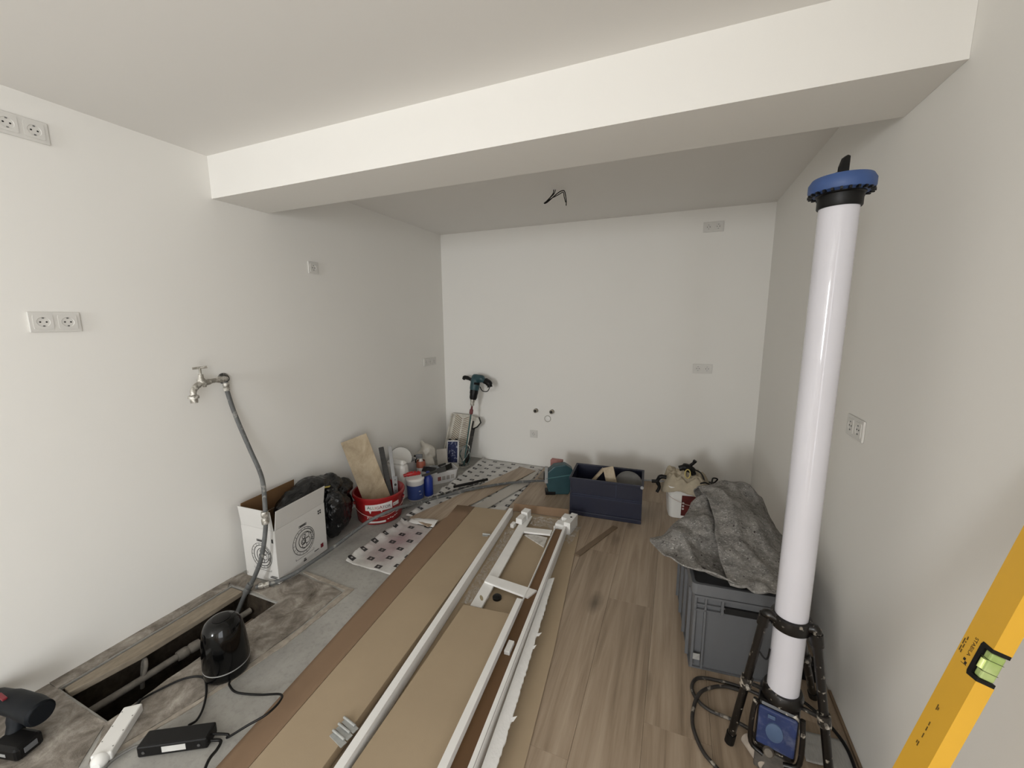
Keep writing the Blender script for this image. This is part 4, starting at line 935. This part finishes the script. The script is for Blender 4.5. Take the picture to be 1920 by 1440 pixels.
# film
def film(name, corners, nu, nv, amp, seed, label, z=.02):
    a, b, c, d = [Vector((*p, 0)) for p in corners]
    def fn(u, v):
        p = a.lerp(b, u).lerp(d.lerp(c, u), v); return Vector((p.x, p.y, z+amp*abs(nz((p.x, p.y*.6, 0), 22, seed))+amp*.5*nz((p.x, p.y, 0), 45, seed)))
    o = bpy.data.objects.new(name, mesh(name, MB().grid(fn, nu, nv), m_film, True)); COL.objects.link(o); return tag(o, label, 'plastic film', 'clear films')
film('clear_film', [(1.452, 1.72), (1.512, 1.72), (1.44, 2.55), (1.375, 2.58)], 14, 60, .022, 3, 'crumpled clear film between the leftmost rail and the flat board')
film('clear_film', [(1.825, 2.55), (1.88, 2.52), (1.90, 2.78), (1.835, 2.80)], 12, 26, .03, 5, 'crumpled clear film at the right of the corner block')
film('clear_film', [(1.52, 2.67), (1.70, 2.68), (1.70, 2.83), (1.50, 2.82)], 20, 16, .02, 8, 'crumpled clear film by the upright end flap of the carton')
solo('black_cap', MB().lathe([(.026, 0), (.026, .012), (.018, .02), (.008, .022)], 20, TRS((1.622, 1.835, ZC2))), m_black, 'small round black cap lying under the slanted crosspiece', 'cap', ang=40)

# loose narrow strip on the laid floor
quadplank('floor_strip', [(1.925, 2.43), (1.965, 2.42), (2.15, 2.90), (2.115, 2.915)], ZL+.0005, ZL+.008, M('dark_strip_wood', '#7b6853', .6, var=.15, vs=20, stretch=(1, .2, 1)), 'narrow dark wooden strip on the floor before the blue crate', 'strip')

# ================================================================== back: blue crate and neighbours
ca = math.radians(3.5); cx0, cy0 = 1.752, 2.995
cm = TRS((cx0, cy0, ZL), ca); CL, CW, CH = .560, .335, .315
r = root('folding_crate', (cx0+.28, cy0+.18, ZL), 'dark blue folding crate full of offcuts near the back wall', 'crate')
th = .010
part('front_panel', MB().box(0, CL, 0, th, .0, CH, cm), m_navy, r, bev=.003)
part('back_panel', MB().box(0, CL, CW-th, CW, .0, CH, cm), m_navy, r, bev=.003)
part('end_panel', MB().box(0, th, th, CW-th, .0, CH, cm), m_navy, r, bev=.003)
part('end_panel', MB().box(CL-th, CL, th, CW-th, .0, CH, cm), m_navy, r, bev=.003)
part('bottom', MB().box(th, CL-th, th, CW-th, .0, .01, cm), m_navy, r)
part('rim', MB().box(-.008, CL+.008, -.008, 0, CH-.02, CH+.002, cm).box(-.008, CL+.008, CW, CW+.008, CH-.02, CH+.002, cm).box(-.008, 0, 0, CW, CH-.02, CH+.002, cm).box(CL, CL+.008, 0, CW, CH-.02, CH+.002, cm), m_navy, r, bev=.002)
m_nrib = M('navy_rib_pale', '#2b3046', .5, var=.15)  # ribs coloured paler than the panels so they stand out
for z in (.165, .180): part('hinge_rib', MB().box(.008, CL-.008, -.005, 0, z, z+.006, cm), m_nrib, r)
part('bottom_rail', MB().box(0, CL, -.010, 0, .0, .034, cm), m_navy, r, bev=.003)
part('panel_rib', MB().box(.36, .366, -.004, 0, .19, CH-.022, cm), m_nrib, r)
part('panel_rib', MB().box(.0, .012, -.005, 0, .036, CH-.022, cm), m_navy, r); part('panel_rib', MB().box(CL-.012, CL, -.005, 0, .036, CH-.022, cm), m_navy, r)
part('corner_clip', MB().lathe([(.012, 0), (.012, .012)], 14, frame(cm @ Vector((CL-.004, -.004, CH-.012)), Vector((1, 0, 0)), Vector((0, 0, 1)), Vector((0, -1, 0)))), m_alu, r, ang=40)
def leanbox(name, p0, p1, wd, t, side, mat, label, cat, group=None): return solo(name, MB().add(leaning(p0, p1, wd, t, side), BF), mat, label, cat, group, bev=.001)
leanbox('wood_offcut', (1.86, 3.12, .20), (1.985, 3.20, .355), .022, .07, (1, 0, -.8), m_board, 'narrow wood offcut leaning leftmost inside the blue crate', 'offcut', 'wood offcuts')
leanbox('wood_offcut', (2.09, 3.10, .19), (2.025, 3.17, .385), .085, .018, (1, .05, .35), m_board, 'pale wide wood offcut leaning in the middle of the blue crate', 'offcut', 'wood offcuts')
m_gdisc = M('grey_rubber', '#6f6c67', .8, var=.12, vs=12)
r = root('rubber_bowl', (2.20, 3.14, .22), 'round grey rubber bowl standing on edge in the blue crate', 'bowl')
df = axisframe((2.19, 3.19, .245), (2.20, 3.09, .30))[0]
part('bowl', MB().lathe([(.045, -.05), (.085, -.035), (.108, 0), (.113, .015), (.108, .02), (.095, .012), (.05, .008), (0.0, .008)], 36, df, True, False), m_gdisc, r, ang=50)
# teal tool case at the left of the crate
r = root('tool_case', (1.6, 3.4, ZL), 'teal plastic tool case leaning behind the left end of the blue crate', 'tool case')
tcm = TRS((1.545, 3.345, ZL), .38)
part('shell', MB().prism([(-.075, .0), (.10, .0), (.135, .07), (.135, .24), (.07, .285), (-.03, .272), (-.095, .215), (-.105, .10)], -.045, .045, tcm @ Matrix.Rotation(PI/2, 4, 'X')), m_teal, r, bev=.01)
part('lid_seam', MB().prism([(-.108, .15), (.138, .19), (.138, .198), (-.108, .158)], -.047, .047, tcm @ Matrix.Rotation(PI/2, 4, 'X')), M('teal_light', '#4b7275', .5), r)
part('latch', MB().box(-.125, -.095, -.02, .02, .13, .20, tcm), m_black, r, bev=.003)
part('grey_corner', MB().box(-.118, -.09, -.047, -.01, .11, .26, tcm), M('pale_marking', '#9a9a98'), r, bev=.003)
part('foot', MB().box(-.11, -.02, -.05, .05, .0, .03, tcm), m_black, r, bev=.004)
solo('red_box', MB().box(1.44, 1.55, 3.47, 3.53, ZL, .27), M('faded_red_card', '#a9766f', .7), 'faded red packet standing behind the teal tool case', 'packet', bev=.002)
quadplank('floor_panel', [(1.27, 3.60), (1.43, 3.62), (1.44, 3.82), (1.26, 3.80)], ZL+.0005, ZL+.006, M('grey_sheet', '#8d857a', .7), 'small grey sheet on the laid floor by the back wall', 'sheet')
# bar clamp
r = root('bar_clamp', (2.38, 3.27, .28), 'black bar clamp sticking out of the blue crate at the right', 'clamp')
part('bar', MB().tube([Vector((2.20, 3.22, .285)), Vector((2.46, 3.245, .30))], .0055, 10), m_steel, r)
part('jaw', MB().tube([Vector((2.405, 3.24, .295)), Vector((2.43, 3.24, .335)), Vector((2.475, 3.24, .338))], [.014, .018, .016], 12, sub=4), m_black, r, ang=50)
part('grip', MB().tube([Vector((2.405, 3.24, .295)), Vector((2.425, 3.24, .25)), Vector((2.41, 3.235, .205))], [.016, .013, .012], 12, sub=4), m_black, r, ang=50)
part('slider', MB().tube([Vector((2.365, 3.236, .29)), Vector((2.415, 3.24, .295))], .014, 12), m_black, r)
# white bucket with towel
wc = Vector((2.615, 3.345, ZL))
r = root('paint_bucket', wc, 'white paint bucket with a dark red label at the back right', 'bucket')
part('body', shell(.138, .112, .045, .018, .265, .004, TRS(wc, .15), .010), m_whitep, r, ang=40)
lm = TRS(wc, .15)
part('red_label', MB().add([lm @ Vector((x, -.1135+.017*(1-z/.25)*1.0-.002, z)) for x, z in ((-.035, .025), (.095, .025), (.098, .20), (-.035, .20))], [(0, 1, 2, 3)]), M('label_dark_red', '#5d1f1c', .5, var=.5, vs=18), r)
part('label_dots', MB().add([lm @ Vector((-.022+.008*math.cos(a), -.1165+.017*(1-z0/.25), z0+.008*math.sin(a))) for z0 in (.085, .110, .135) for a in [2*PI*j/12 for j in range(12)]], [list(range(12)), list(range(12, 24)), list(range(24, 36))]), m_lab, r)
part('wire_handle', MB().tube([lm @ Vector(v) for v in ((-.145, 0, .21), (-.12, -.095, .175), (-.03, -.136, .145), (.06, -.138, .135), (.13, -.095, .17), (.147, 0, .21))], .002, 8, sub=5), M('handle_wire', '#c9b7ae'), r, ang=60)
m_towel = M('beige_cloth', '#b5a994', .95, var=.15, vs=20, bump=.6, bs=40, spec=.1)
def towel(u, v):
    a = u*2*PI; k = .004+.175*v
    # rounded-square footprint that follows the bucket, tails hanging at the left front and the right
    e = 1/max(abs(math.cos(a))**4+abs(math.sin(a))**4, 1e-6)**.25
    x, y = k*e*math.cos(a)*.98, k*e*math.sin(a)*.80
    hang = max(0, v-.80)/.20*(.035+.085*max(0, math.cos(a-math.radians(200)))**2+.07*max(0, math.cos(a-math.radians(300)))**4)
    z = .375-.06*v-hang+(.045*nz((x, y, 0), 16, 4)+.022*nz((x, y, 0), 38, 6))*(1-.55*max(0, v-.75)/.25)
    return wc+Vector((x, y, max(z, .16)))
mb = MB().grid(towel, 72, 32)
o = solo('beige_towel', mb, m_towel, 'crumpled beige rag draped over the white bucket', 'rag', smooth=True)
so = o.modifiers.new('thickness', 'SOLIDIFY'); so.thickness = .005
r = root('hand_tool', (2.62, 3.30, .36), 'black hand tool with a yellow ring lying on the beige rag', 'tool')
part('body', MB().tube([wc+Vector(v) for v in ((-.05, -.06, .40), (-.005, -.06, .415), (.04, -.05, .395), (.06, -.05, .36))], [.022, .032, .03, .02], 14, sub=5), m_black, r, ang=50)
part('handle', MB().tube([wc+Vector(v) for v in ((.02, -.04, .42), (.05, -.03, .445), (.065, -.03, .47))], [.012, .012, .015], 10, sub=4), m_black, r, ang=50)
rg = wc+Vector((.012, -.105, .38))
part('yellow_ring', MB().tube([rg+Vector((.019*math.cos(a), .004*math.sin(a), .034*math.sin(a))) for a in [2*PI*i/24 for i in range(25)]], .0045, 8), M('yellow_brass', '#c2b06a', .4), r, ang=60)
part('cable', MB().tube([wc+Vector(v) for v in ((.06, -.04, .40), (.11, -.04, .375), (.135, -.06, .32), (.10, -.10, .31), (.14, -.10, .325), (.185, -.06, .30), (.20, .0, .33), (.235, .02, .32), (.21, .04, .27), (.20, .03, .22), (.22, .02, .15))], .006, 8, sub=6), m_black, r, ang=60)
solo('long_rod', MB().tube([Vector((2.72, 3.86, .11)), Vector((3.02, 3.85, .108)), Vector((3.10, 3.85, .107))], .010, 10), M('dull_dark_rail', '#4b4a49'), 'dark part of a long rod resting along the back wall', 'rod', ang=60)
solo('white_tube', MB().tube([Vector((3.102, 3.85, .107)), Vector((3.170, 3.848, .106))], .012, 10), m_whitep, 'short white tube end in the far right corner', 'tube', ang=60)
for k, x in enumerate((2.78, 3.14)): solo('spacer_block', MB().box(x-.025, x+.025, 3.825, 3.89, ZL, .0945), m_board, ['wooden block under the rod behind the white bucket', 'wooden block under the white tube in the right corner'][k], 'block', bev=.002)

# ================================================================== right: grey crate with felt
ga = math.radians(5.5); gx0, gy0 = 2.615, 1.745
gm = TRS((gx0, gy0, ZL), ga); GL, GW, GH = .405, .60, .425
r = root('grey_crate', (gx0+.2, gy0+.3, ZL), 'large grey stacking crate covered with a grey felt by the right wall', 'crate')
gc = gm @ Matrix.Translation((GL/2, GW/2, 0))
part('body', shell(GL/2-.008, GW/2-.008, .02, .012, GH-.02, .004, gc), m_greyp, r, ang=40)
part('rim', shell(GL/2, GW/2, .022, 0.0, .05, .014, gc @ Matrix.Translation((0, 0, GH-.05))), m_greyp, r, ang=40)
part('rim_band', MB().box(.012, GL-.012, -.004, .006, GH-.062, GH-.052, gm), m_greyp, r)
for x in (.055, GL-.065): part('side_rib', MB().box(x, x+.008, -.002, .012, .015, GH-.06, gm), m_greyp, r)
for x in (.012, GL-.02): part('corner_rib', MB().box(x, x+.010, -.002, .012, .015, GH-.06, gm), m_greyp, r)
part('cross_rib', MB().box(.015, GL-.015, -.002, .010, GH-.098, GH-.092, gm), m_greyp, r)
part('cross_rib', MB().box(.015, .125, -.002, .010, GH-.124, GH-.118, gm), m_greyp, r)
part('grip_slot', MB().box(.135, .27, -.0025, .010, GH-.118, GH-.090, gm), m_dark, r)
part('grip_frame', MB().box(.120, .130, -.005, .010, GH-.125, GH-.06, gm), m_greyp, r)
part('small_label', MB().box(.022, .050, -.0028, -.0008, .055, .085, gm), M('label_grey2', '#a3a19d', .5, var=.2, vs=60), r)
for y in (.06, .20, .34, .48): part('side_rib', MB().box(-.003, .010, y, y+.008, .02, GH-.06, gm), m_greyp, r)
part('skid_rim', MB().box(.01, GL-.01, .01, GW-.01, .0, .006, gm), m_greyp, r)

def ctrl(grid, nu, nv, f=None):
    R_, C2 = len(grid), len(grid[0])
    rows = []
    for row in grid:
        rows.append(spline([Vector(p) for p in row], max(1, nu//(C2-1))))
    cols_ = list(zip(*rows)); out = [spline(list(c), max(1, nv//(R_-1))) for c in cols_]
    n1, n2 = len(out), len(out[0])
    mb = MB(); vs = []
    for j in range(n2):
        for i in range(n1):
            p = out[i][j]; 
            q = Vector(p)
            vs.append(q if f is None else f(q, i/(n1-1), j/(n2-1)))
    return mb.add(vs, [(j*n1+i, j*n1+i+1, (j+1)*n1+i+1, (j+1)*n1+i) for j in range(n2-1) for i in range(n1-1)])
def crumple(seed, amp=.010):
    def f(p, u, v):
        rd = (1-abs(nz((p.x, p.y*.6, 0), 7, seed+9))*2.2)
        return p+Vector((0, 0, .020*max(0, rd)**2))*min(1, 4*min(u, 1-u)+.2)+Vector((.5*nz(p, 9, seed), .5*nz(p, 9, seed+2), 1.0*nz(p, 8, seed+4)))*amp+Vector((0, 0, nz(p, 22, seed+5)*amp*.45))
    return f
FELT = True
A_ = [[(2.515, 1.800, .503), (2.600, 1.757, .497), (2.690, 1.735, .483), (2.775, 1.730, .474)],
      [(2.462, 1.895, .486), (2.570, 1.86, .490), (2.680, 1.83, .470), (2.775, 1.82, .462)],
      [(2.425, 1.965, .474), (2.545, 1.97, .515), (2.660, 1.96, .485), (2.785, 1.95, .462)],
      [(2.515, 2.090, .488), (2.590, 2.12, .530), (2.680, 2.10, .550), (2.785, 2.12, .495)],
      [(2.600, 2.300, .490), (2.645, 2.30, .526), (2.700, 2.30, .550), (2.775, 2.32, .520)],
      [(2.625, 2.400, .520), (2.665, 2.40, .567), (2.715, 2.41, .580), (2.775, 2.43, .560)]]
B_ = [[(2.752, 1.722, .474), (2.800, 1.712, .473), (2.860, 1.715, .474), (2.935, 1.725, .478), (3.010, 1.738, .478)],
      [(2.735, 1.83, .505), (2.800, 1.80, .500), (2.870, 1.80, .485), (2.945, 1.81, .478), (3.030, 1.82, .462)],
      [(2.715, 1.960, .540), (2.800, 1.96, .535), (2.875, 1.96, .512), (2.955, 1.97, .489), (3.060, 1.98, .458)],
      [(2.715, 2.200, .590), (2.800, 2.20, .595), (2.875, 2.20, .582), (2.975, 2.21, .522), (3.075, 2.22, .448)],
      [(2.675, 2.400, .604), (2.740, 2.40, .612), (2.810, 2.40, .605), (2.930, 2.41, .567), (3.045, 2.42, .458)],
      [(2.640, 2.540, .552), (2.700, 2.55, .587), (2.780, 2.56, .607), (2.895, 2.56, .614), (3.000, 2.56, .547)],
      [(2.66, 2.60, .46), (2.72, 2.62, .47), (2.80, 2.63, .48), (2.895, 2.63, .48), (3.00, 2.62, .46)]]
# underside tuck between the two layers, seen as the dark pocket of the fold
C_f = [[(2.610, 1.830, .470), (2.660, 1.81, .460), (2.720, 1.80, .455)],
       [(2.620, 1.90, .472), (2.650, 1.88, .452), (2.740, 1.87, .455)],
       [(2.640, 2.00, .478), (2.690, 1.98, .462), (2.760, 1.97, .470)]]
mb = ctrl(A_, 36, 45, crumple(3, .022)); mb2 = ctrl(B_, 40, 48, crumple(8, .016)); mb.add(mb2.v, mb2.f)
mb3 = ctrl(C_f, 16, 16, crumple(5, .012)); mb.add(mb3.v, mb3.f)
# rolled front lip and a dark curled lip near the top of the fold
o = solo('felt_blanket', mb, m_felt, 'speckled grey recycled felt blanket bunched on top of the grey crate', 'blanket', smooth=True)
so = o.modifiers.new('thickness', 'SOLIDIFY'); so.thickness = .006; so.offset = 0

# ------------------------------------------------------------------ LED tube light on its tripod
LX, LY = 2.897, 1.425
L = lambda x, y, z: Vector((LX+x, LY+y, z))
r = root('tube_work_light', (LX, LY, ZL), 'tall white tube work light with a blue cap on a black tripod', 'work light')
t_ = NT('opal_tube'); t_.b.inputs['Roughness'].default_value = .07; t_.b.inputs['Base Color'].default_value = sc(lin('#e2e0e4'), 1)
t_.b.inputs['Subsurface Weight'].default_value = .0; t_.b.inputs['Specular IOR Level'].default_value = .5
f_ = t_.noise(t_.coords(), 3, 2); t_.base(t_.ramp(f_, [(.3, sc(lin('#d3d1d7'), 1)), (.7, sc(lin('#dad8de'), 1))]))
part('tube', MB().lathe([(.0475, .305), (.0475, 1.90)], 48, TRS((LX, LY, 0))), t_.m, r, ang=40)
part('top_collar', MB().lathe([(.051, 1.892), (.053, 1.895), (.053, 1.925), (.058, 1.928), (.058, 1.940)], 40, TRS((LX, LY, 0))), m_black, r, ang=40)
cap = part('blue_cap', MB().lathe([(.062, 1.930), (.074, 1.934), (.077, 1.942), (.077, 1.960), (.070, 1.972), (.05, 1.977), (.0, 1.979)], 48, TRS((LX, LY, 0)), True, False), m_blue, r, ang=40)
for k in range(24):
    a = 2*PI*k/24; part('cap_notch', MB().box(.066, .0765, -.003, .003, 1.927, 1.934, TRS((LX, LY, 0), a)), m_black, cap)
part('hook_base', MB().box(-.026, .026, -.010, .010, 1.978, 1.986, TRS((LX, LY, 0), .39)), m_black, r, bev=.002)
part('hook', MB().prism([(-.013, 0), (.013, 0), (.013, .045), (.005, .048), (-.005, .040), (-.012, .018)], -.006, .006, TRS((LX, LY, 1.985), .39) @ Matrix.Rotation(PI/2, 4, 'X')), m_black, r, bev=.002)
# clamp ring with two arms
part('clamp_ring', MB().lathe([(.0485, .562), (.058, .565), (.060, .585), (.058, .605), (.0485, .608)], 40, TRS((LX, LY, 0)), False, False), m_tripod, r, ang=40)
tl_, tr_, tb_ = L(-.075, -.008, .590), L(.062, -.035, .583), L(.03, .075, .585)
part('arm', MB().tube([L(-.045, -.02, .592), L(-.07, -.015, .600), tl_], .015, 12, sub=3), m_tripod, r, ang=50)
part('arm', MB().tube([L(.04, -.03, .592), L(.058, -.035, .598), tr_], .015, 12, sub=3), m_tripod, r, ang=50)
part('arm', MB().tube([L(.02, .045, .592), L(.028, .065, .598), tb_], .015, 12, sub=3), m_tripod, r, ang=50)
feet = [(tl_, Vector((2.757, 1.448, .012)), 'leg'), (tr_, Vector((3.045, 1.352, .012)), 'leg'), (tb_, Vector((3.105, 1.785, .012)), 'leg')]
for a, b, nm in feet:
    lg = part(nm, MB().tube([a, b], .0135, 14), m_tripod, r, ang=60)
    d = (b-a).normalized()
    part('rubber_foot', MB().tube([b-d*.045, b], .0165, 14), m_black, lg, ang=60)
    part('leg_sleeve', MB().tube([a+d*.0, a+d*.04], .0185, 14), m_tripod, lg, ang=60)
    mid = a.lerp(b, .50)
    hub = L(0, 0, .285)+(mid-L(0, 0, .285)).normalized()*.055
    part('strut', MB().tube([hub, mid], .007, 10), m_tripod, lg)
    part('hinge', MB().tube([mid-d*.02, mid+d*.02], .019, 14), splat('hinge_splashed', '#2b2723', '#b3aa9c', .4, .1, .5, .6, 60), lg, ang=60)
    part('bolt', MB().lathe([(.006, 0), (.006, .012)], 10, axisframe(mid+Vector((0, -.018, 0)), mid+Vector((0, -.04, 0)))[0]), m_chrome, lg)
part('adjust_hook', MB().tube([L(-.085, .0, .445), L(-.065, -.01, .425), L(-.055, -.01, .43), L(-.052, -.01, .465)], .003, 8, sub=3), m_black, r)
# lower housing
hm = TRS((LX-.006, LY, .012), -.24)
part('lower_collar', MB().lathe([(.054, .285), (.060, .289), (.062, .312), (.056, .327), (.050, .328)], 40, TRS((LX, LY, 0))), m_tripod, r, ang=40)
hs = part('housing', MB().box(-.060, .060, -.054, .054, .085, .275, hm), m_tripod, r, bev=.012)
fp = part('blue_front', MB().box(-.055, .055, -.0645, -.052, .115, .262, hm), splat('blue_housing', '#22305a', '#6f7589', .6, 0, .52, .85, 18), r, bev=.010)
part('oval_badge', MB().lathe([(.034, 0), (.033, .004), (.026, .006)], 28, hm @ frame((-.005, -.0645, .185), (1, 0, 0), (0, 0, 1), (0, -1, 0)) @ Matrix.Diagonal((.75, 1.05, 1, 1))), M('badge_blue', '#4d6180', .5, var=.15), fp, ang=40)
part('switch', MB().box(-.028, -.006, -.070, -.0645, .234, .247, hm), M('badge_blue', '#4d6180'), fp, bev=.002)
part('cable_gland', MB().lathe([(.016, 0), (.017, .02), (.012, .03)], 16, hm @ frame((-.015, -.056, .098), (1, 0, 0), (0, .5, .86), (0, -.86, .5))), M('dirty_grey', '#6c6459', .7, var=.3, vs=40), r, ang=40)
part('skid_plate', MB().box(-.055, .055, -.05, .05, .0, .084, hm), M('housing_grey_dirty', '#55504a', .8, var=.4, vs=35), r, bev=.006)
for sx in (-1, 1): part('guard_bar', MB().tube([hm @ Vector(v) for v in ((sx*.066, -.055, .272), (sx*.072, -.060, .19), (sx*.068, -.060, .10), (sx*.03, -.064, .08))], .008, 10, sub=4), m_tripod, r, ang=60)
m_cbl = splat('cable_splashed', '#2e2a27', '#8d857a', .5, 0, .58, .66, 30)
part('power_cable', MB().tube([L(-.05, -.03, .06), L(-.06, .08, .03), Vector((2.772, 1.543, .016)), Vector((2.70, 1.552, .016)), Vector((2.652, 1.585, .016)), Vector((2.634, 1.641, .016)), Vector((2.663, 1.698, .016)), Vector((2.752, 1.718, .016)), Vector((2.86, 1.715, .016)), Vector((2.95, 1.69, .016))], .007, 10, sub=8), m_cbl, r, ang=60)
part('power_cable', MB().tube([Vector((2.83, 1.700, .016)), Vector((2.765, 1.695, .016)), Vector((2.71, 1.665, .018)), Vector((2.665, 1.61, .029)), Vector((2.640, 1.55, .018)), Vector((2.632, 1.46, .016)), Vector((2.662, 1.372, .016)), Vector((2.708, 1.325, .016)), Vector((2.78, 1.25, .016))], .007, 10, sub=8), m_cbl, r, ang=60)

solo('plug_roll', MB().tube([Vector((2.815, 1.47, .030)), Vector((2.865, 1.385, .030))], .0215, 20, cap=False).tube([Vector((2.815, 1.47, .030)), Vector((2.865, 1.385, .030))], .017, 20, cap=False), M('stained_white_roll', '#b7aa9c', .8, var=.2, vs=30), 'stained pale cardboard tube lying at the foot of the work light', 'tube', ang=40)
mb = MB().grid(lambda u, v: Vector((3.005+.155*u+.004*v, 1.475+.015*u+.125*v, ZL+.003+.006*abs(nz((u*3, v*2, 0), 1.6, 4))+.012*(1-v)*(u*.3))), 14, 12)
o = solo('paper_sheet', mb, M('creased_paper', '#a9a7a2', .8, var=.12, vs=40, stretch=(6, 1, 1)), 'creased white paper sheet on the floor behind the tripod', 'paper', smooth=True)
so = o.modifiers.new('thickness', 'SOLIDIFY'); so.thickness = .001
solo('wall_cable', MB().tube([Vector((2.985, 1.80, .035)), Vector((3.035, 1.76, .018)), Vector((3.105, 1.69, .018)), Vector((3.150, 1.60, .018)), Vector((3.155, 1.50, .018)), Vector((3.14, 1.35, .018))], .006, 10, sub=6), m_black, 'black cable running along the right wall behind the tripod', 'cable', ang=60)
solo('baseboard_strip', MB().box(W-.010, W-.001, .9, 1.84, ZL, .020), M('dark_strip_wood', '#7b6853'), 'narrow dark strip at the foot of the right wall', 'strip')
solo('corner_sponge', MB().frustum((3.10, 1.90, ZL), (.05, .035), (.04, .025), .085, TRS((0, 0, 0))), m_black, 'small black block between the grey crate and the right wall', 'block', bev=.008)

# ------------------------------------------------------------------ yellow spirit level leaning on the right wall
a_ = Vector((.298, .151, .943)).normalized(); e_ = Vector((.953, .015, -.304)); e_ = (e_-a_*e_.dot(a_)).normalized(); w_ = e_.cross(a_); w_ = -w_ if w_.y < 0 else w_
P_ = Vector((2.965, .824, .761))
LW, LE = .061, .0265
t0, t1 = -(P_.z-ZL-.010)/a_.z, (W-.0275-P_.x)/a_.x
lf_ = frame(P_, w_, e_, a_)                   # local x = across the wide face, y = towards the wall, z = along
r = root('spirit_level', P_+a_*t0, 'yellow box spirit level with a green vial leaning on the right wall', 'spirit level')
m_yel = M('yellow_lacquer', '#e8b33a', .42, var=.04, vs=5, spec=.4)
n0, n1, nd = .190, .256, .0195
prof = MB().box(0, LW, 0, LE, t0, n0, lf_).box(nd, LW, 0, LE, n0, n1, lf_).box(0, LW, 0, LE, n1, t1, lf_)
part('profile', prof, m_yel, r)
for z0, z1 in ((t0-.006, t0), (t1, t1+.004)): part('end_cap', MB().box(0, LW, 0, LE, z0, z1, lf_), m_black, r, bev=.001)
part('black_surround', MB().prism([(-.0005, n0), (-.0005, n0+.007), (nd-.006, n0+.007), (nd-.004, n0+.012), (nd-.004, n1-.012), (nd-.006, n1-.007), (-.0005, n1-.007), (-.0005, n1), (nd+.002, n1+.001), (nd+.0045, n1-.005), (nd+.0045, n0+.005), (nd+.002, n0-.001)], -.0008, LE-.001, lf_ @ frame((0, 0, 0), (1, 0, 0), (0, 0, 1), (0, 1, 0))), m_black, r)
t_ = NT('green_vial'); t_.b.inputs['Base Color'].default_value = sc(lin('#c9dd8a'), 1); t_.b.inputs['Roughness'].default_value = .12; t_.b.inputs['Transmission Weight'].default_value = .25
t_.base(t_.ramp(t_.noise(t_.coords(), 30, 2), [(.35, sc(lin('#b4cd76'), 1)), (.65, sc(lin('#d3e49a'), 1))]))
vb = part('vial', MB().box(.0008, nd-.0045, .002, LE-.003, n0+.0075, n1-.0075, lf_), t_.m, r, bev=.003)
part('bubble', MB().tube([lf_ @ Vector((.008, .0012, n0+.024)), lf_ @ Vector((.008, .0012, n1-.024))], .0042, 14), M('bubble_green', '#e3f09a', .15), vb, ang=60)
for q in (n0+.022, n1-.022): part('vial_line', MB().box(.0005, nd-.005, .0005, .0019, q, q+.0009, lf_).box(.0002, .0008, .002, LE-.003, q, q+.0009, lf_), M('vial_line', '#4d5a24', .5), vb)
fm = lambda x, y: lf_ @ Vector((.0352-y, -.0004, .2355-x))
part('lettering', text_mb('STABILA', .0105, fm), M('lettering_brown_black', '#2a1c12', .6), r)
mk = MB()
for dx, dz in ((0, 0), (.0052, .0052)):
    q = [(.0352+dx-.0052, .205+dz-.0052+.001), (.0352+dx, .205+dz-.0042), (.0352+dx, .205+dz+.001), (.0352+dx-.0052, .205+dz+.001)]
    mk.add([lf_ @ Vector((x, -.0004, z-.001)) for x, z in q], [(0, 1, 2, 3)])
mk.tube([lf_ @ Vector(v) for v in ((.029, -.0004, .199), (.0415, -.0004, .199))], .0004, 6)
part('logo', mk, M('lettering_brown_black', '#2a1c12'), r)
dash = MB()
for row, xw_ in ((.0500, ((.246, .239), (.236, .233), (.230, .222), (.219, .212))), (.0545, ((.240, .228), (.225, .214)))):
    for z1_, z0_ in xw_: dash.add([lf_ @ Vector((x, -.0004, z)) for x, z in ((row, z0_), (row+.0025, z0_), (row+.0025, z1_), (row, z1_))], [(0, 1, 2, 3)])
for x0, z0_, z1_ in ((.038, .092, .104), (.0345, .094, .100), (.036, .058, .066), (.036, .046, .055), (.036, .030, .040), (.037, .010, .020), (.041, .013, .019)):
    dash.add([lf_ @ Vector((x, -.0004, z)) for x, z in ((x0, z0_), (x0+.0025, z0_), (x0+.0025, z1_), (x0, z1_))], [(0, 1, 2, 3)])
part('small_print', dash, M('faded_print', '#6b5118', .6), r)
